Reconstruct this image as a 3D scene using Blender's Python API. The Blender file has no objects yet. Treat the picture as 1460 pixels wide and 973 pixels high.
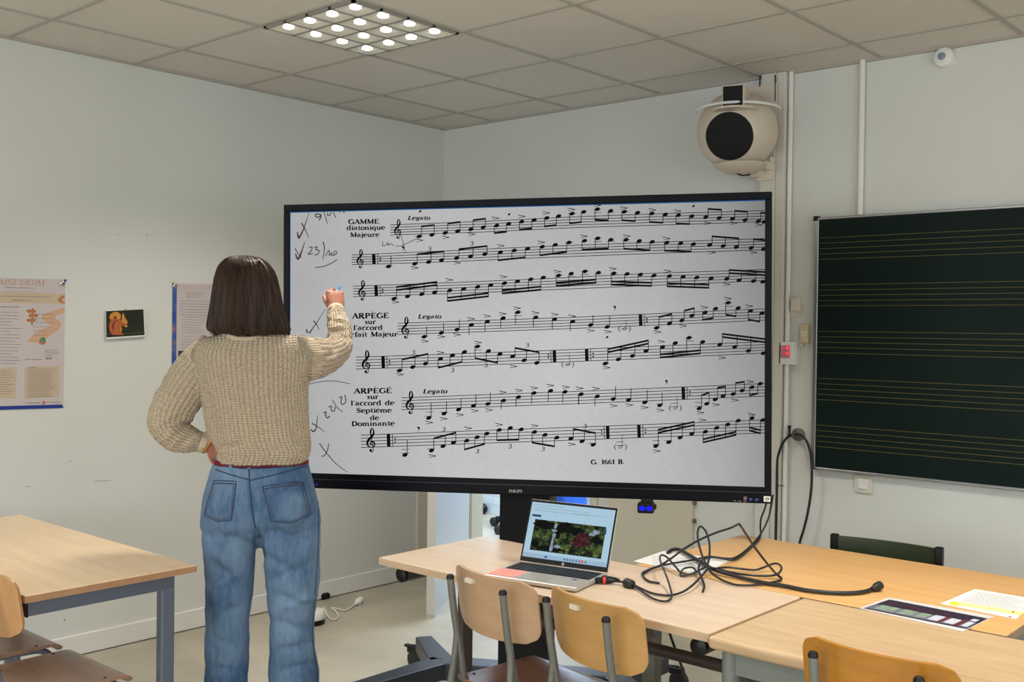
import bpy, bmesh, math, random
import numpy as np
from mathutils import Vector, Matrix, noise
from mathutils.bvhtree import BVHTree

scn = bpy.context.scene
COL = scn.collection
random.seed(4)

# ------------------------------------------------------------------ camera
FPX = 1505.71
CAM = Vector((4.7682, -4.7276, 1.5579))
YAW, PITCH, ROLL = -0.7234, -0.0124, 0.0128
fwd = Vector((math.sin(YAW)*math.cos(PITCH), math.cos(YAW)*math.cos(PITCH), math.sin(PITCH)))
r0 = Vector((math.cos(YAW), -math.sin(YAW), 0))
u0 = r0.cross(fwd)
CR = r0*math.cos(ROLL) + u0*math.sin(ROLL)
CU = u0*math.cos(ROLL) - r0*math.sin(ROLL)
cd = bpy.data.cameras.new('camera')
cam = bpy.data.objects.new('camera', cd)
COL.objects.link(cam)
cd.sensor_width = 36.0
cd.lens = FPX/1460*36.0
cd.clip_start = 0.05
M = Matrix((CR, CU, -fwd)).transposed().to_4x4()
M.translation = CAM
cam.matrix_world = M
scn.camera = cam

# ------------------------------------------------------------------ light
scn.view_settings.view_transform = 'Standard'
scn.view_settings.look = 'None'
scn.view_settings.gamma = 1.0
scn.view_settings.use_curve_mapping = False
scn.view_settings.exposure = 0.0
world = bpy.data.worlds.new('world')
scn.world = world
world.use_nodes = True
bg = world.node_tree.nodes['Background']
bg.inputs[0].default_value = (0.55, 0.68, 0.9, 1)
bg.inputs[1].default_value = 0.25
PANEL_W = 21.0        # each ceiling panel
WINDOW_W = 78.0       # daylight through the side windows
CORRIDOR_W = 150.0
H = 2.8136

def area(name, loc, rot, sx, sy, power, color, spread=180):
    l = bpy.data.lights.new(name, 'AREA')
    l.shape = 'RECTANGLE'; l.size = sx; l.size_y = sy
    l.energy = power; l.color = color; l.spread = math.radians(spread)
    o = bpy.data.objects.new(name, l); COL.objects.link(o)
    o.location = loc; o.rotation_euler = rot
    return o

# daylight: the window wall on the right of the room, the rear windows, the corridor
area('window_daylight', (7.9, -4.2, 1.75), (0, math.radians(90), 0), 1.5, 5.0, WINDOW_W, (0.86, 0.94, 1.0), 160)
area('rear_window_daylight', (3.6, -8.4, 1.75), (math.radians(90), 0, 0), 5.0, 1.5, WINDOW_W*1.35, (0.86, 0.94, 1.0), 160)
area('corridor_daylight', (0.2, 0.95, 2.72), (0, 0, 0), 2.6, 1.0, CORRIDOR_W, (0.66, 0.81, 1.0))

# ------------------------------------------------------------------ pixel rays -> places in the room
def ray(x, y): return fwd + (CR*(x-730.0) - CU*(y-486.5))/FPX
def pt_t(x, y, t): return CAM + ray(x, y)*t
def pt_z(x, y, h):
    d = ray(x, y); return CAM + d*((h-CAM.z)/d.z)
def pt_y(x, y, v=0.0):
    d = ray(x, y); return CAM + d*((v-CAM.y)/d.y)
def pt_x(x, y, v=0.0):
    d = ray(x, y); return CAM + d*((v-CAM.x)/d.x)
def pt_plane(x, y, p, n):
    d = ray(x, y); return CAM + d*((p-CAM).dot(n)/d.dot(n))

# ------------------------------------------------------------------ mesh helpers
class MB:
    def __init__(s): s.v = []; s.f = []; s.m = []
    def add(s, vs, fs, mi=0):
        b = len(s.v); s.v += [Vector(p) for p in vs]
        s.f += [tuple(b+i for i in f) for f in fs]; s.m += [mi]*len(fs)
        return s
    def box(s, lo, hi, mi=0, mat=None):
        x0, y0, z0 = lo; x1, y1, z1 = hi
        vs = [(x0,y0,z0),(x1,y0,z0),(x1,y1,z0),(x0,y1,z0),(x0,y0,z1),(x1,y0,z1),(x1,y1,z1),(x0,y1,z1)]
        if mat: vs = [mat @ Vector(p) for p in vs]
        return s.add(vs, [(0,3,2,1),(4,5,6,7),(0,1,5,4),(1,2,6,5),(2,3,7,6),(3,0,4,7)], mi)
    def rings(s, rings, cap=True, mi=0):
        n = len(rings[0]); vs = [p for r in rings for p in r]; fs = []
        for i in range(len(rings)-1):
            for k in range(n):
                a = i*n+k; b = i*n+(k+1) % n
                fs.append((a, b, b+n, a+n))
        if cap:
            fs.append(tuple(range(n-1, -1, -1))); q = (len(rings)-1)*n
            fs.append(tuple(range(q, q+n)))
        return s.add(vs, fs, mi)
    def tube(s, pts, r, n=10, cap=True, mi=0):
        pts = [Vector(p) for p in pts]; rs = r if isinstance(r, (list, tuple)) else [r]*len(pts)
        up = None; rings = []
        for i, p in enumerate(pts):
            t = (pts[min(i+1, len(pts)-1)] - pts[max(i-1, 0)])
            if t.length < 1e-9: t = Vector((0,0,1))
            t.normalize()
            if up is None:
                a = Vector((0,0,1)) if abs(t.z) < .9 else Vector((1,0,0))
                up = (a - t*a.dot(t)).normalized()
            else:
                up = up - t*up.dot(t)
                up = up.normalized() if up.length > 1e-6 else t.orthogonal().normalized()
            sd = t.cross(up)
            rings.append([p + (up*math.cos(2*math.pi*k/n) + sd*math.sin(2*math.pi*k/n))*rs[i] for k in range(n)])
        return s.rings(rings, cap, mi)
    def lathe(s, prof, n=32, mat=None, mi=0):
        rings = []
        for r, z in prof:
            rg = [Vector((max(r, 1e-4)*math.cos(2*math.pi*k/n), max(r, 1e-4)*math.sin(2*math.pi*k/n), z)) for k in range(n)]
            rings.append([mat @ p for p in rg] if mat else rg)
        return s.rings(rings, True, mi)
    def prism(s, pts, vec, mi=0):
        pts = [Vector(p) for p in pts]; vec = Vector(vec); n = len(pts)
        fs = [tuple(range(n-1, -1, -1)), tuple(range(n, 2*n))] + [(i, (i+1) % n, n+(i+1) % n, n+i) for i in range(n)]
        return s.add(pts + [p+vec for p in pts], fs, mi)
    def ball(s, c, r, nu=16, nv=10, mi=0, frame=None):
        c = Vector(c); r = Vector(r) if not isinstance(r, (int, float)) else Vector((r, r, r)); rings = []
        for i in range(nv+1):
            th = math.pi*min(max(i/nv, .004), .996)
            rg = []
            for k in range(nu):
                ph = 2*math.pi*k/nu
                q = Vector((r.x*math.sin(th)*math.cos(ph), r.y*math.sin(th)*math.sin(ph), -r.z*math.cos(th)))
                rg.append(c + (frame @ q if frame else q))
            rings.append(rg)
        return s.rings(rings, True, mi)

def wm(o):
    m = o.matrix_basis.copy()
    return wm(o.parent) @ m if o.parent else m

def obj(name, mb, mat, parent=None, local=False, smooth=False, bevel=0.0, origin=None, seg=2, angle=40):
    me = bpy.data.meshes.new(name)
    vs = mb.v
    o = bpy.data.objects.new(name, me)
    COL.objects.link(o)
    if parent: o.parent = parent
    if not local:
        if parent:
            inv = wm(parent).inverted(); vs = [inv @ p for p in vs]
        else:
            if origin is None:
                xs = [p.x for p in vs]; ys = [p.y for p in vs]; zs = [p.z for p in vs]
                origin = Vector(((min(xs)+max(xs))/2, (min(ys)+max(ys))/2, min(zs)))
            o.location = origin; vs = [p-Vector(origin) for p in vs]
    me.from_pydata([tuple(p) for p in vs], [], mb.f)
    mats = mat if isinstance(mat, (list, tuple)) else [mat]
    for m in mats: me.materials.append(m)
    if len(mats) > 1: me.polygons.foreach_set('material_index', mb.m)
    me.validate(); me.update()
    if smooth:
        me.polygons.foreach_set('use_smooth', [True]*len(me.polygons))
        try: me.set_sharp_from_angle(angle=math.radians(angle))
        except Exception: pass
    if bevel:
        b = o.modifiers.new('bevel', 'BEVEL'); b.width = bevel; b.segments = seg; b.limit_method = 'ANGLE'; b.angle_limit = math.radians(35)
    return o

def tag(o, label=None, cat=None, group=None, kind=None):
    if label: o['label'] = label
    if cat: o['category'] = cat
    if group: o['group'] = group
    if kind: o['kind'] = kind
    return o
def thing(name, loc, label, cat, rz=0.0, group=None):
    o = bpy.data.objects.new(name, None); COL.objects.link(o)
    o.empty_display_size = .1
    o.location = loc; o.rotation_euler = (0, 0, rz)
    return tag(o, label, cat, group)
def struct(name, mb, mat, **k):
    return tag(obj(name, mb, mat, **k), kind='structure')
def spline(pts, per=8):
    pts = [Vector(p) for p in pts]; out = []
    for i in range(len(pts)-1):
        p0 = pts[max(i-1, 0)]; p1 = pts[i]; p2 = pts[i+1]; p3 = pts[min(i+2, len(pts)-1)]
        for k in range(per):
            t = k/per
            out.append(.5*((2*p1)+(p2-p0)*t+(2*p0-5*p1+4*p2-p3)*t*t+(3*p1-p0-3*p2+p3)*t**3))
    out.append(pts[-1]); return out
def lin(c):
    return tuple((x/255/12.92 if x/255 <= .04045 else ((x/255+.055)/1.055)**2.4) for x in c)

# ------------------------------------------------------------------ materials
def newmat(name):
    m = bpy.data.materials.new(name); m.use_nodes = True
    nt = m.node_tree; b = nt.nodes['Principled BSDF']
    return m, nt, b
def mat(name, rgb, rough=.5, metal=0.0, var=0.0, scale=12.0, bump=0.0, bscale=80.0, spec=.5, emit=None, es=1.0, coat=0.0):
    m, nt, b = newmat(name); c = lin(rgb)
    b.inputs['Base Color'].default_value = (*c, 1); b.inputs['Roughness'].default_value = rough
    b.inputs['Metallic'].default_value = metal; b.inputs['Specular IOR Level'].default_value = spec
    b.inputs['Coat Weight'].default_value = coat
    L = nt.links
    tc = nt.nodes.new('ShaderNodeTexCoord')
    nz = nt.nodes.new('ShaderNodeTexNoise'); nz.inputs['Scale'].default_value = scale; nz.inputs['Detail'].default_value = 4
    L.new(tc.outputs['Object'], nz.inputs['Vector'])
    rp = nt.nodes.new('ShaderNodeValToRGB')
    v = max(var, .015)
    rp.color_ramp.elements[0].position = .3; rp.color_ramp.elements[1].position = .7
    rp.color_ramp.elements[0].color = (*[x*(1-v) for x in c], 1); rp.color_ramp.elements[1].color = (*[min(1, x*(1+v)) for x in c], 1)
    L.new(nz.outputs['Fac'], rp.inputs['Fac']); L.new(rp.outputs['Color'], b.inputs['Base Color'])
    if bump:
        n2 = nt.nodes.new('ShaderNodeTexNoise'); n2.inputs['Scale'].default_value = bscale
        L.new(tc.outputs['Object'], n2.inputs['Vector'])
        bp = nt.nodes.new('ShaderNodeBump'); bp.inputs['Strength'].default_value = bump; bp.inputs['Distance'].default_value = .004
        L.new(n2.outputs['Fac'], bp.inputs['Height']); L.new(bp.outputs['Normal'], b.inputs['Normal'])
    if emit is not None:
        b.inputs['Emission Color'].default_value = (*lin(emit), 1); b.inputs['Emission Strength'].default_value = es
    return m
def wood(name, c1, c2, rough=.4, axis='X', stretch=9.0, scale=2.2, coat=0.15):
    m, nt, b = newmat(name); L = nt.links
    tc = nt.nodes.new('ShaderNodeTexCoord'); mp = nt.nodes.new('ShaderNodeMapping')
    sc = [scale*stretch]*3; sc['XYZ'.index(axis)] = scale
    mp.inputs['Scale'].default_value = sc
    L.new(tc.outputs['Object'], mp.inputs['Vector'])
    nz = nt.nodes.new('ShaderNodeTexNoise'); nz.inputs['Scale'].default_value = 1.0; nz.inputs['Detail'].default_value = 6; nz.inputs['Roughness'].default_value = .6
    L.new(mp.outputs['Vector'], nz.inputs['Vector'])
    n3 = nt.nodes.new('ShaderNodeTexNoise'); n3.inputs['Scale'].default_value = 7.0; n3.inputs['Detail'].default_value = 3
    L.new(mp.outputs['Vector'], n3.inputs['Vector'])
    mx = nt.nodes.new('ShaderNodeMath'); mx.operation = 'MULTIPLY_ADD'; mx.inputs[1].default_value = .3
    L.new(n3.outputs['Fac'], mx.inputs[0]); L.new(nz.outputs['Fac'], mx.inputs[2])
    rp = nt.nodes.new('ShaderNodeValToRGB'); rp.color_ramp.elements[0].position = .42; rp.color_ramp.elements[1].position = .85
    rp.color_ramp.elements[0].color = (*lin(c1), 1); rp.color_ramp.elements[1].color = (*lin(c2), 1)
    L.new(mx.outputs[0], rp.inputs['Fac']); L.new(rp.outputs['Color'], b.inputs['Base Color'])
    b.inputs['Roughness'].default_value = rough; b.inputs['Coat Weight'].default_value = coat; b.inputs['Coat Roughness'].default_value = .3
    return m
def emis(name, rgb, s=1.0, var=0.0, scale=5.0, dark=None):
    m = bpy.data.materials.new(name); m.use_nodes = True; nt = m.node_tree
    nt.nodes.remove(nt.nodes['Principled BSDF']); e = nt.nodes.new('ShaderNodeEmission')
    e.inputs['Color'].default_value = (*lin(rgb), 1); e.inputs['Strength'].default_value = s
    if var:
        tc = nt.nodes.new('ShaderNodeTexCoord'); nz = nt.nodes.new('ShaderNodeTexNoise'); nz.inputs['Scale'].default_value = scale; nz.inputs['Detail'].default_value = 5
        nt.links.new(tc.outputs['Object'], nz.inputs['Vector'])
        rp = nt.nodes.new('ShaderNodeValToRGB'); rp.color_ramp.elements[0].position = .35; rp.color_ramp.elements[1].position = .65
        rp.color_ramp.elements[0].color = (*lin(dark or [x*(1-var) for x in rgb]), 1); rp.color_ramp.elements[1].color = (*lin(rgb), 1)
        nt.links.new(nz.outputs['Fac'], rp.inputs['Fac']); nt.links.new(rp.outputs['Color'], e.inputs['Color'])
    nt.links.new(e.outputs[0], nt.nodes['Material Output'].inputs[0])
    return m

WALL = mat('wall_paint', (212, 213, 206), .62, var=.03, scale=1.3, bump=.08, bscale=180)
TILE = mat('ceiling_tile', (208, 203, 194), .9, var=.03, scale=90)
TBAR = mat('ceiling_bar', (172, 167, 156), .7)
FLOOR = mat('vinyl_floor', (176, 168, 150), .42, var=.16, scale=3.2, bump=.05, bscale=60)
WHITE = mat('white_plastic', (226, 224, 218), .4)
CREAM = mat('cream_plastic', (216, 206, 190), .45)
BEIGEW = mat('beige_panel', (206, 199, 178), .55)
BLACK = mat('black_plastic', (11, 11, 13), .4, spec=.35)
MATTEB = mat('black_cloth', (10, 10, 12), .85)
RUBBER = mat('black_rubber', (26, 26, 27), .5)
GREYM = mat('grey_tube_paint', (118, 118, 112), .35, metal=.35)
BLUEM = mat('blue_grey_tube_paint', (104, 112, 128), .35, metal=.3)
GREENM = mat('green_grey_tube_paint', (122, 128, 122), .4, metal=.2)
BROWNM = mat('dark_brown_bar', (74, 66, 62), .4)
ALU = mat('aluminium', (176, 178, 178), .3, metal=.9)
CHROME = mat('chrome', (200, 200, 200), .15, metal=1.0)
PAPER = mat('paper', (232, 230, 226), .7)
INK = mat('ink', (60, 56, 58), .8)

# ------------------------------------------------------------------ flat print, laid on a real plane
class Flat:
    def __init__(s): s.q = []
    def poly(s, pts): s.q.append([tuple(p) for p in pts]); return s
    def line(s, pts, w):
        ws = w if isinstance(w, (list, tuple)) else [w]*len(pts)
        n = len(pts); L = []; R = []
        for i in range(n):
            a = pts[max(i-1, 0)]; b = pts[min(i+1, n-1)]
            dx, dy = b[0]-a[0], b[1]-a[1]; l = math.hypot(dx, dy) or 1
            nx, ny = -dy/l*ws[i]/2, dx/l*ws[i]/2
            L.append((pts[i][0]+nx, pts[i][1]+ny)); R.append((pts[i][0]-nx, pts[i][1]-ny))
        for i in range(n-1): s.q.append([L[i], L[i+1], R[i+1], R[i]])
        return s
    def curve(s, pts, w, per=6):
        p3 = spline([(p[0], p[1], 0) for p in pts], per)
        if isinstance(w, (list, tuple)):
            w = [x[0] for x in spline([(a, 0, 0) for a in w], per)]
        return s.line([(p[0], p[1]) for p in p3], w)
    def oval(s, x, y, a, b, ang=0.0, n=14):
        c, sn = math.cos(ang), math.sin(ang)
        return s.poly([(x+a*math.cos(2*math.pi*k/n)*c-b*math.sin(2*math.pi*k/n)*sn, y+a*math.cos(2*math.pi*k/n)*sn+b*math.sin(2*math.pi*k/n)*c) for k in range(n)])
    def rect(s, x0, y0, x1, y1): return s.poly([(x0,y0),(x1,y0),(x1,y1),(x0,y1)])
    def mesh(s, fn):
        mb = MB()
        for q in s.q: mb.add([fn(*p) for p in q], [tuple(range(len(q)))])
        return mb

# strokes of a small roman alphabet (x 0..1 wide, y 0 baseline .. 1 cap height)
def arc(cx, cy, rx, ry, a0, a1, n=9):
    return [(cx+rx*math.cos(math.radians(a0+(a1-a0)*i/n)), cy+ry*math.sin(math.radians(a0+(a1-a0)*i/n))) for i in range(n+1)]
TK, TN = .19, .09
def SF(x, y, w=.3): return ([(x-w/2, y), (x+w/2, y)], .07)
X = .68
GL = {
 'A': (.86, [([(.08,0),(.42,1)], TN), ([(.42,1),(.76,0)], TK), ([(.2,.34),(.62,.34)], .07), SF(.08,.03), SF(.76,.03,.34)]),
 'B': (.8, [([(.2,0),(.2,1)], TK), (arc(.3,.75,.33,.23,90,-90), [.08,.1,.14,.17,.18,.18,.17,.14,.1,.08]), (arc(.3,.27,.38,.25,90,-90), [.08,.1,.14,.17,.18,.18,.17,.14,.1,.08]), SF(.2,.03), SF(.2,.97)]),
 'D': (.88, [([(.2,0),(.2,1)], TK), (arc(.3,.5,.46,.47,90,-90), [.08,.1,.14,.17,.19,.19,.17,.14,.1,.08]), SF(.2,.03), SF(.2,.97)]),
 'E': (.82, [([(.2,0),(.2,1)], TK), ([(.1,.96),(.72,.96),(.72,.76)], .08), ([(.1,.04),(.74,.04),(.76,.28)], .08), ([(.2,.5),(.54,.5)], .08), ([(.54,.38),(.54,.62)], .07)]),
 'G': (.92, [(arc(.48,.5,.38,.47,50,330,14), [.08,.09,.1,.13,.16,.19,.2,.19,.17,.14,.11,.09,.08,.08,.08]), ([(.78,0.05),(.78,.42)], TK), SF(.76,.42,.34), ([(.76,.98),(.76,.7)], .07)]),
 'J': (.5, [([(.3,1),(.3,.15),(.1,.02)], TK), SF(.3,.97)]),
 'L': (.76, [([(.2,0),(.2,1)], TK), ([(.1,.04),(.68,.04),(.7,.32)], .08), SF(.2,.97,.34)]),
 'M': (1.08, [([(.16,0),(.16,1)], TN), ([(.16,1),(.52,.05)], TK), ([(.52,.05),(.88,1)], TN), ([(.88,0),(.88,1)], TK), SF(.16,.03), SF(.88,.03), SF(.14,.97,.2), SF(.9,.97,.2)]),
 'N': (.92, [([(.16,0),(.16,1)], TN), ([(.16,1),(.76,0)], TK), ([(.76,0),(.76,1)], TN), SF(.16,.03), SF(.16,.97,.2), SF(.76,.97)]),
 'O': (.92, [(arc(.46,.5,.36,.47,90,450,18), [.09,.11,.14,.18,.2,.2,.18,.14,.11,.09,.11,.14,.18,.2,.2,.18,.14,.11,.09])]),
 'P': (.8, [([(.2,0),(.2,1)], TK), (arc(.3,.72,.37,.25,90,-90), [.08,.1,.14,.17,.18,.18,.17,.14,.1,.08]), SF(.2,.03,.34), SF(.2,.97)]),
 'R': (.88, [([(.2,0),(.2,1)], TK), (arc(.3,.74,.36,.23,90,-90), [.08,.1,.14,.17,.18,.18,.17,.14,.1,.08]), ([(.42,.5),(.72,.02),(.84,.04)], TK), SF(.2,.03), SF(.2,.97)]),
 'C': (.88, [(arc(.48,.5,.38,.47,50,320,14), [.08,.09,.1,.13,.16,.19,.2,.19,.17,.14,.11,.09,.08,.08,.08]), ([(.76,.98),(.76,.7)], .07)]),
 'I': (.42, [([(.21,0),(.21,1)], TK), SF(.21,.03), SF(.21,.97)]),
 'T': (.82, [([(.41,0),(.41,1)], TK), ([(.06,.74),(.08,.96),(.74,.96),(.76,.74)], .08), SF(.41,.03)]),
 'K': (.88, [([(.2,0),(.2,1)], TK), ([(.26,.4),(.72,.97)], TN), ([(.4,.56),(.76,.03)], TK), SF(.2,.03), SF(.2,.97), SF(.76,.03), SF(.72,.97)]),
 'H': (.92, [([(.18,0),(.18,1)], TK), ([(.74,0),(.74,1)], TK), ([(.18,.5),(.74,.5)], .08), SF(.18,.03), SF(.18,.97), SF(.74,.03), SF(.74,.97)]),
 'S': (.72, [([(.6,.78),(.5,.95),(.3,.97),(.14,.85),(.16,.65),(.36,.53),(.56,.4),(.6,.2),(.45,.04),(.25,.04),(.12,.22)], [.08,.08,.09,.12,.16,.19,.17,.14,.1,.08,.08]), ([(.61,.98),(.61,.72)], .06), ([(.11,.02),(.11,.28)], .06)]),
 'U': (.9, [([(.18,1),(.18,.3),(.3,.06),(.52,.04),(.7,.2),(.72,1)], [TK,TK,.15,.1,.09,.09]), SF(.18,.97), SF(.72,.97,.24)]),
 'a': (.66, [([(.12,.52),(.2,.64),(.36,.66),(.46,.54),(.46,.1),(.58,.03)], [.14,.1,.09,.16,.17,.08]), (arc(.3,.2,.19,.18,80,280), [.07,.1,.14,.16,.17,.16,.14,.11,.09,.07])]),
 'c': (.58, [(arc(.34,.33,.25,.33,50,310,12), [.12,.1,.09,.12,.16,.18,.18,.17,.13,.1,.08,.07,.07])]),
 'd': (.74, [(arc(.32,.33,.24,.33,60,300,12), [.07,.08,.1,.14,.17,.18,.18,.17,.14,.1,.08,.07,.07]), ([(.52,0),(.52,1)], .17), SF(.46,.98,.2), SF(.6,.03,.18)]),
 'e': (.62, [(arc(.33,.33,.26,.33,0,310,14), [.12,.13,.11,.09,.09,.12,.16,.18,.18,.17,.13,.1,.08,.07,.07]), ([(.1,.36),(.58,.36)], .07)]),
 'f': (.46, [([(.24,0),(.24,.8),(.34,.98),(.5,.95)], [.17,.17,.11,.12]), ([(.06,.64),(.44,.64)], .07), SF(.24,.03)]),
 'g': (.66, [(arc(.3,.44,.2,.2,0,360,14), [.16,.13,.09,.08,.09,.13,.16,.16,.13,.09,.08,.09,.13,.16,.16]), ([(.44,.58),(.6,.64)], .1), ([(.2,.24),(.16,.12),(.5,.06),(.56,-.12),(.36,-.27),(.12,-.2),(.12,-.04),(.24,.06)], [.08,.1,.15,.12,.08,.1,.1,.08])]),
 'i': (.36, [([(.19,0),(.19,.66)], .17), SF(.19,.03,.3), SF(.13,.64,.16), ([(.19,.84),(.19,1.0)], .17)]),
 'j': (.36, [([(.2,.66),(.2,-.1),(.04,-.24)], [.17,.17,.12]), SF(.14,.64,.16), ([(.2,.84),(.2,1.0)], .17)]),
 'l': (.36, [([(.19,0),(.19,1)], .17), SF(.19,.03,.3), SF(.13,.98,.18)]),
 'm': (1.06, [([(.17,0),(.17,.66)], .17), ([(.2,.5),(.36,.65),(.5,.55),(.52,0)], [.07,.1,.16,.17]), ([(.55,.5),(.71,.65),(.86,.55),(.88,0)], [.07,.1,.16,.17]), SF(.17,.03,.28), SF(.52,.03,.26), SF(.88,.03,.26), SF(.11,.64,.16)]),
 'n': (.74, [([(.17,0),(.17,.66)], .17), ([(.2,.5),(.38,.65),(.52,.55),(.55,0)], [.07,.1,.16,.17]), SF(.17,.03,.3), SF(.55,.03,.28), SF(.11,.64,.16)]),
 'o': (.66, [(arc(.33,.33,.25,.32,90,450,14), [.08,.1,.15,.18,.18,.15,.1,.08,.1,.15,.18,.18,.15,.1,.08])]),
 'p': (.72, [([(.17,-.28),(.17,.66)], .17), (arc(.38,.33,.23,.32,120,-120,12), [.07,.08,.1,.14,.17,.18,.18,.17,.14,.1,.08,.07,.07]), SF(.17,-.26,.3), SF(.11,.64,.16)]),
 'q': (.72, [([(.53,-.28),(.53,.66)], .17), (arc(.33,.33,.23,.32,60,300,12), [.07,.08,.1,.14,.17,.18,.18,.17,.14,.1,.08,.07,.07]), SF(.53,-.26,.3)]),
 'r': (.56, [([(.17,0),(.17,.66)], .17), ([(.2,.48),(.34,.64),(.5,.58)], [.07,.1,.18]), SF(.17,.03,.32), SF(.11,.64,.16)]),
 's': (.52, [([(.42,.52),(.34,.63),(.18,.62),(.12,.5),(.28,.37),(.42,.24),(.36,.06),(.2,.04),(.09,.16)], [.09,.08,.1,.15,.17,.16,.1,.08,.1])]),
 't': (.44, [([(.2,.9),(.2,.15),(.28,.03),(.42,.1)], [.12,.17,.12,.07]), ([(.04,.64),(.4,.64)], .07)]),
 'u': (.76, [([(.17,.66),(.17,.2),(.28,.04),(.42,.08),(.55,.22)], [.17,.17,.14,.1,.07]), ([(.56,0),(.56,.66)], .17), SF(.11,.64,.18), SF(.5,.64,.16), SF(.62,.03,.16)]),
 '1': (.5, [([(.28,0),(.28,1)], .19), SF(.28,.03,.36), ([(.1,.78),(.28,.97)], .08)]),
 '2': (.62, [([(.12,.72),(.18,.92),(.4,.97),(.52,.75),(.3,.35),(.1,.06),(.55,.06)], [.14,.1,.1,.17,.1,.1,.17])]),
 '3': (.6, [([(.1,.82),(.26,.97),(.46,.88),(.44,.66),(.24,.54)], [.13,.09,.15,.15,.07]), ([(.24,.54),(.5,.46),(.52,.18),(.3,.02),(.1,.14)], [.07,.15,.17,.09,.14])]),
 '6': (.64, [([(.52,.85),(.36,.97),(.16,.75),(.11,.4)], [.12,.08,.15,.18]), (arc(.32,.3,.21,.28,0,360,14), [.17,.14,.09,.08,.09,.14,.17,.17,.14,.09,.08,.09,.14,.17,.17])]),
 '.': (.34, [([(.14,.0),(.14,.16)], .17)]),
 "'": (.28, [([(.14,1.0),(.14,.74)], [.16,.08])]),
 ' ': (.5, []),
}
def text(fl, s, x0, x1, base, cap, shear=0.0, slope=0.0, heavy=1.0):
    """set s between x0 and x1, caps cap tall, on the baseline"""
    acc = {'È': ('E', '`'), 'É': ('E', "/"), 'è': ('e', '`'), 'é': ('e', '/')}
    tot = sum(GL[acc[c][0] if c in acc else c][0] for c in s)
    k = (x1-x0)/tot; x = x0
    for c in s:
        a = None
        if c in acc: a = acc[c][1]; c = acc[c][0]
        adv, st = GL[c]
        def T(p): return (x+p[0]*k+shear*p[1]*cap, base-p[1]*cap+slope*(x+p[0]*k-x0))
        for pts, w in st:
            sc = (k+cap)/2*heavy
            fl.line([T(p) for p in pts], [q*sc for q in w] if isinstance(w, (list, tuple)) else w*sc)
        if a:
            top = 1.12 if c.isupper() else .8
            d = -.16 if a == '`' else .16
            fl.line([T((.4+d, top+.2)), T((.4, top))], [.16*cap, .08*cap])
        x += adv*k
# ================================================================== the room
RX, RY = 8.0, -8.5
mb = MB(); mb.box((-3.2, RY, -.08), (RX, 2.2, 0)); struct('floor', mb, FLOOR)
mb = MB(); mb.box((0, RY, H), (RX, 0, H+.06)); struct('ceiling', mb, TILE)
# ceiling grid: inverted T bars on a 600 mm pitch
GX, GY = .4243, .3093
mb = MB(); w = .009
x = GX
while x < RX:
    mb.box((x-w, RY, H-.006), (x+w, 0, H+.001)); x += .6
y = GY
while y < -RY:
    mb.box((0, -y-w, H-.0055), (RX, -y+w, H+.0012)); y += .6
mb.box((0, RY, H-.012), (.018, 0, H)); mb.box((0, -.018, H-.012), (RX, 0, H))
struct('trim_1', mb, TBAR)
mb = MB(); mb.box((-.1, RY, 0), (0, 0, H)); struct('wall_left', mb, WALL)
DX0, DX1, DH = .275, 1.2, 2.04
mb = MB(); mb.box((-.1, 0, 0), (DX0, .1, H)); mb.box((DX1, 0, 0), (RX, .1, H)); mb.box((DX0, 0, DH), (DX1, .1, H))
struct('wall_back', mb, WALL)
mb = MB(); mb.box((RX, RY, 0), (RX+.1, .1, .95)); mb.box((RX, RY, 2.55), (RX+.1, .1, H)); mb.box((RX, RY, .95), (RX+.1, -6.75, 2.55)); mb.box((RX, -1.65, .95), (RX+.1, .1, 2.55))
struct('wall_right', mb, WALL)
mb = MB(); mb.box((-.1, RY-.1, 0), (RX+.1, RY, .95)); mb.box((-.1, RY-.1, 2.55), (RX+.1, RY, H)); mb.box((-.1, RY-.1, .95), (1.0, RY, 2.55)); mb.box((6.2, RY-.1, .95), (RX+.1, RY, 2.55))
struct('wall_rear', mb, WALL)
def window(n, lo, hi, ax):
    mb = MB(); t = .05; a0, a1 = lo[ax], hi[ax]
    def bar(u0, u1, z0, z1):
        l = list(lo); h = list(hi); l[ax] = u0; h[ax] = u1; l[2] = z0; h[2] = z1; mb.box(l, h)
    bar(a0, a1, lo[2], lo[2]+t); bar(a0, a1, hi[2]-t, hi[2])
    for k in range(5):
        c = a0+(a1-a0)*k/4; bar(max(a0, c-t/2), min(a1, c+t/2), lo[2], hi[2])
    struct('window_%d' % n, mb, WHITE)
window(1, (RX+.03, -6.75, .95), (RX+.07, -1.65, 2.55), 1)
window(2, (1.0, RY-.07, .95), (6.2, RY-.03, 2.55), 0)
# skirting on the left wall, with its dark foot line
mb = MB(); mb.box((0, RY, .004), (.016, -.215, .1)); struct('baseboard_left', mb, WHITE, bevel=.004)
mb = MB(); mb.box((1.9, -.014, .004), (RX, 0, .1)); struct('baseboard_back', mb, WHITE, bevel=.004)
# boxed corner casing behind the screen
mb = MB(); mb.box((0, -.21, 0), (.02, 0, 1.25)); struct('trim_2', mb, BEIGEW)
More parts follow.
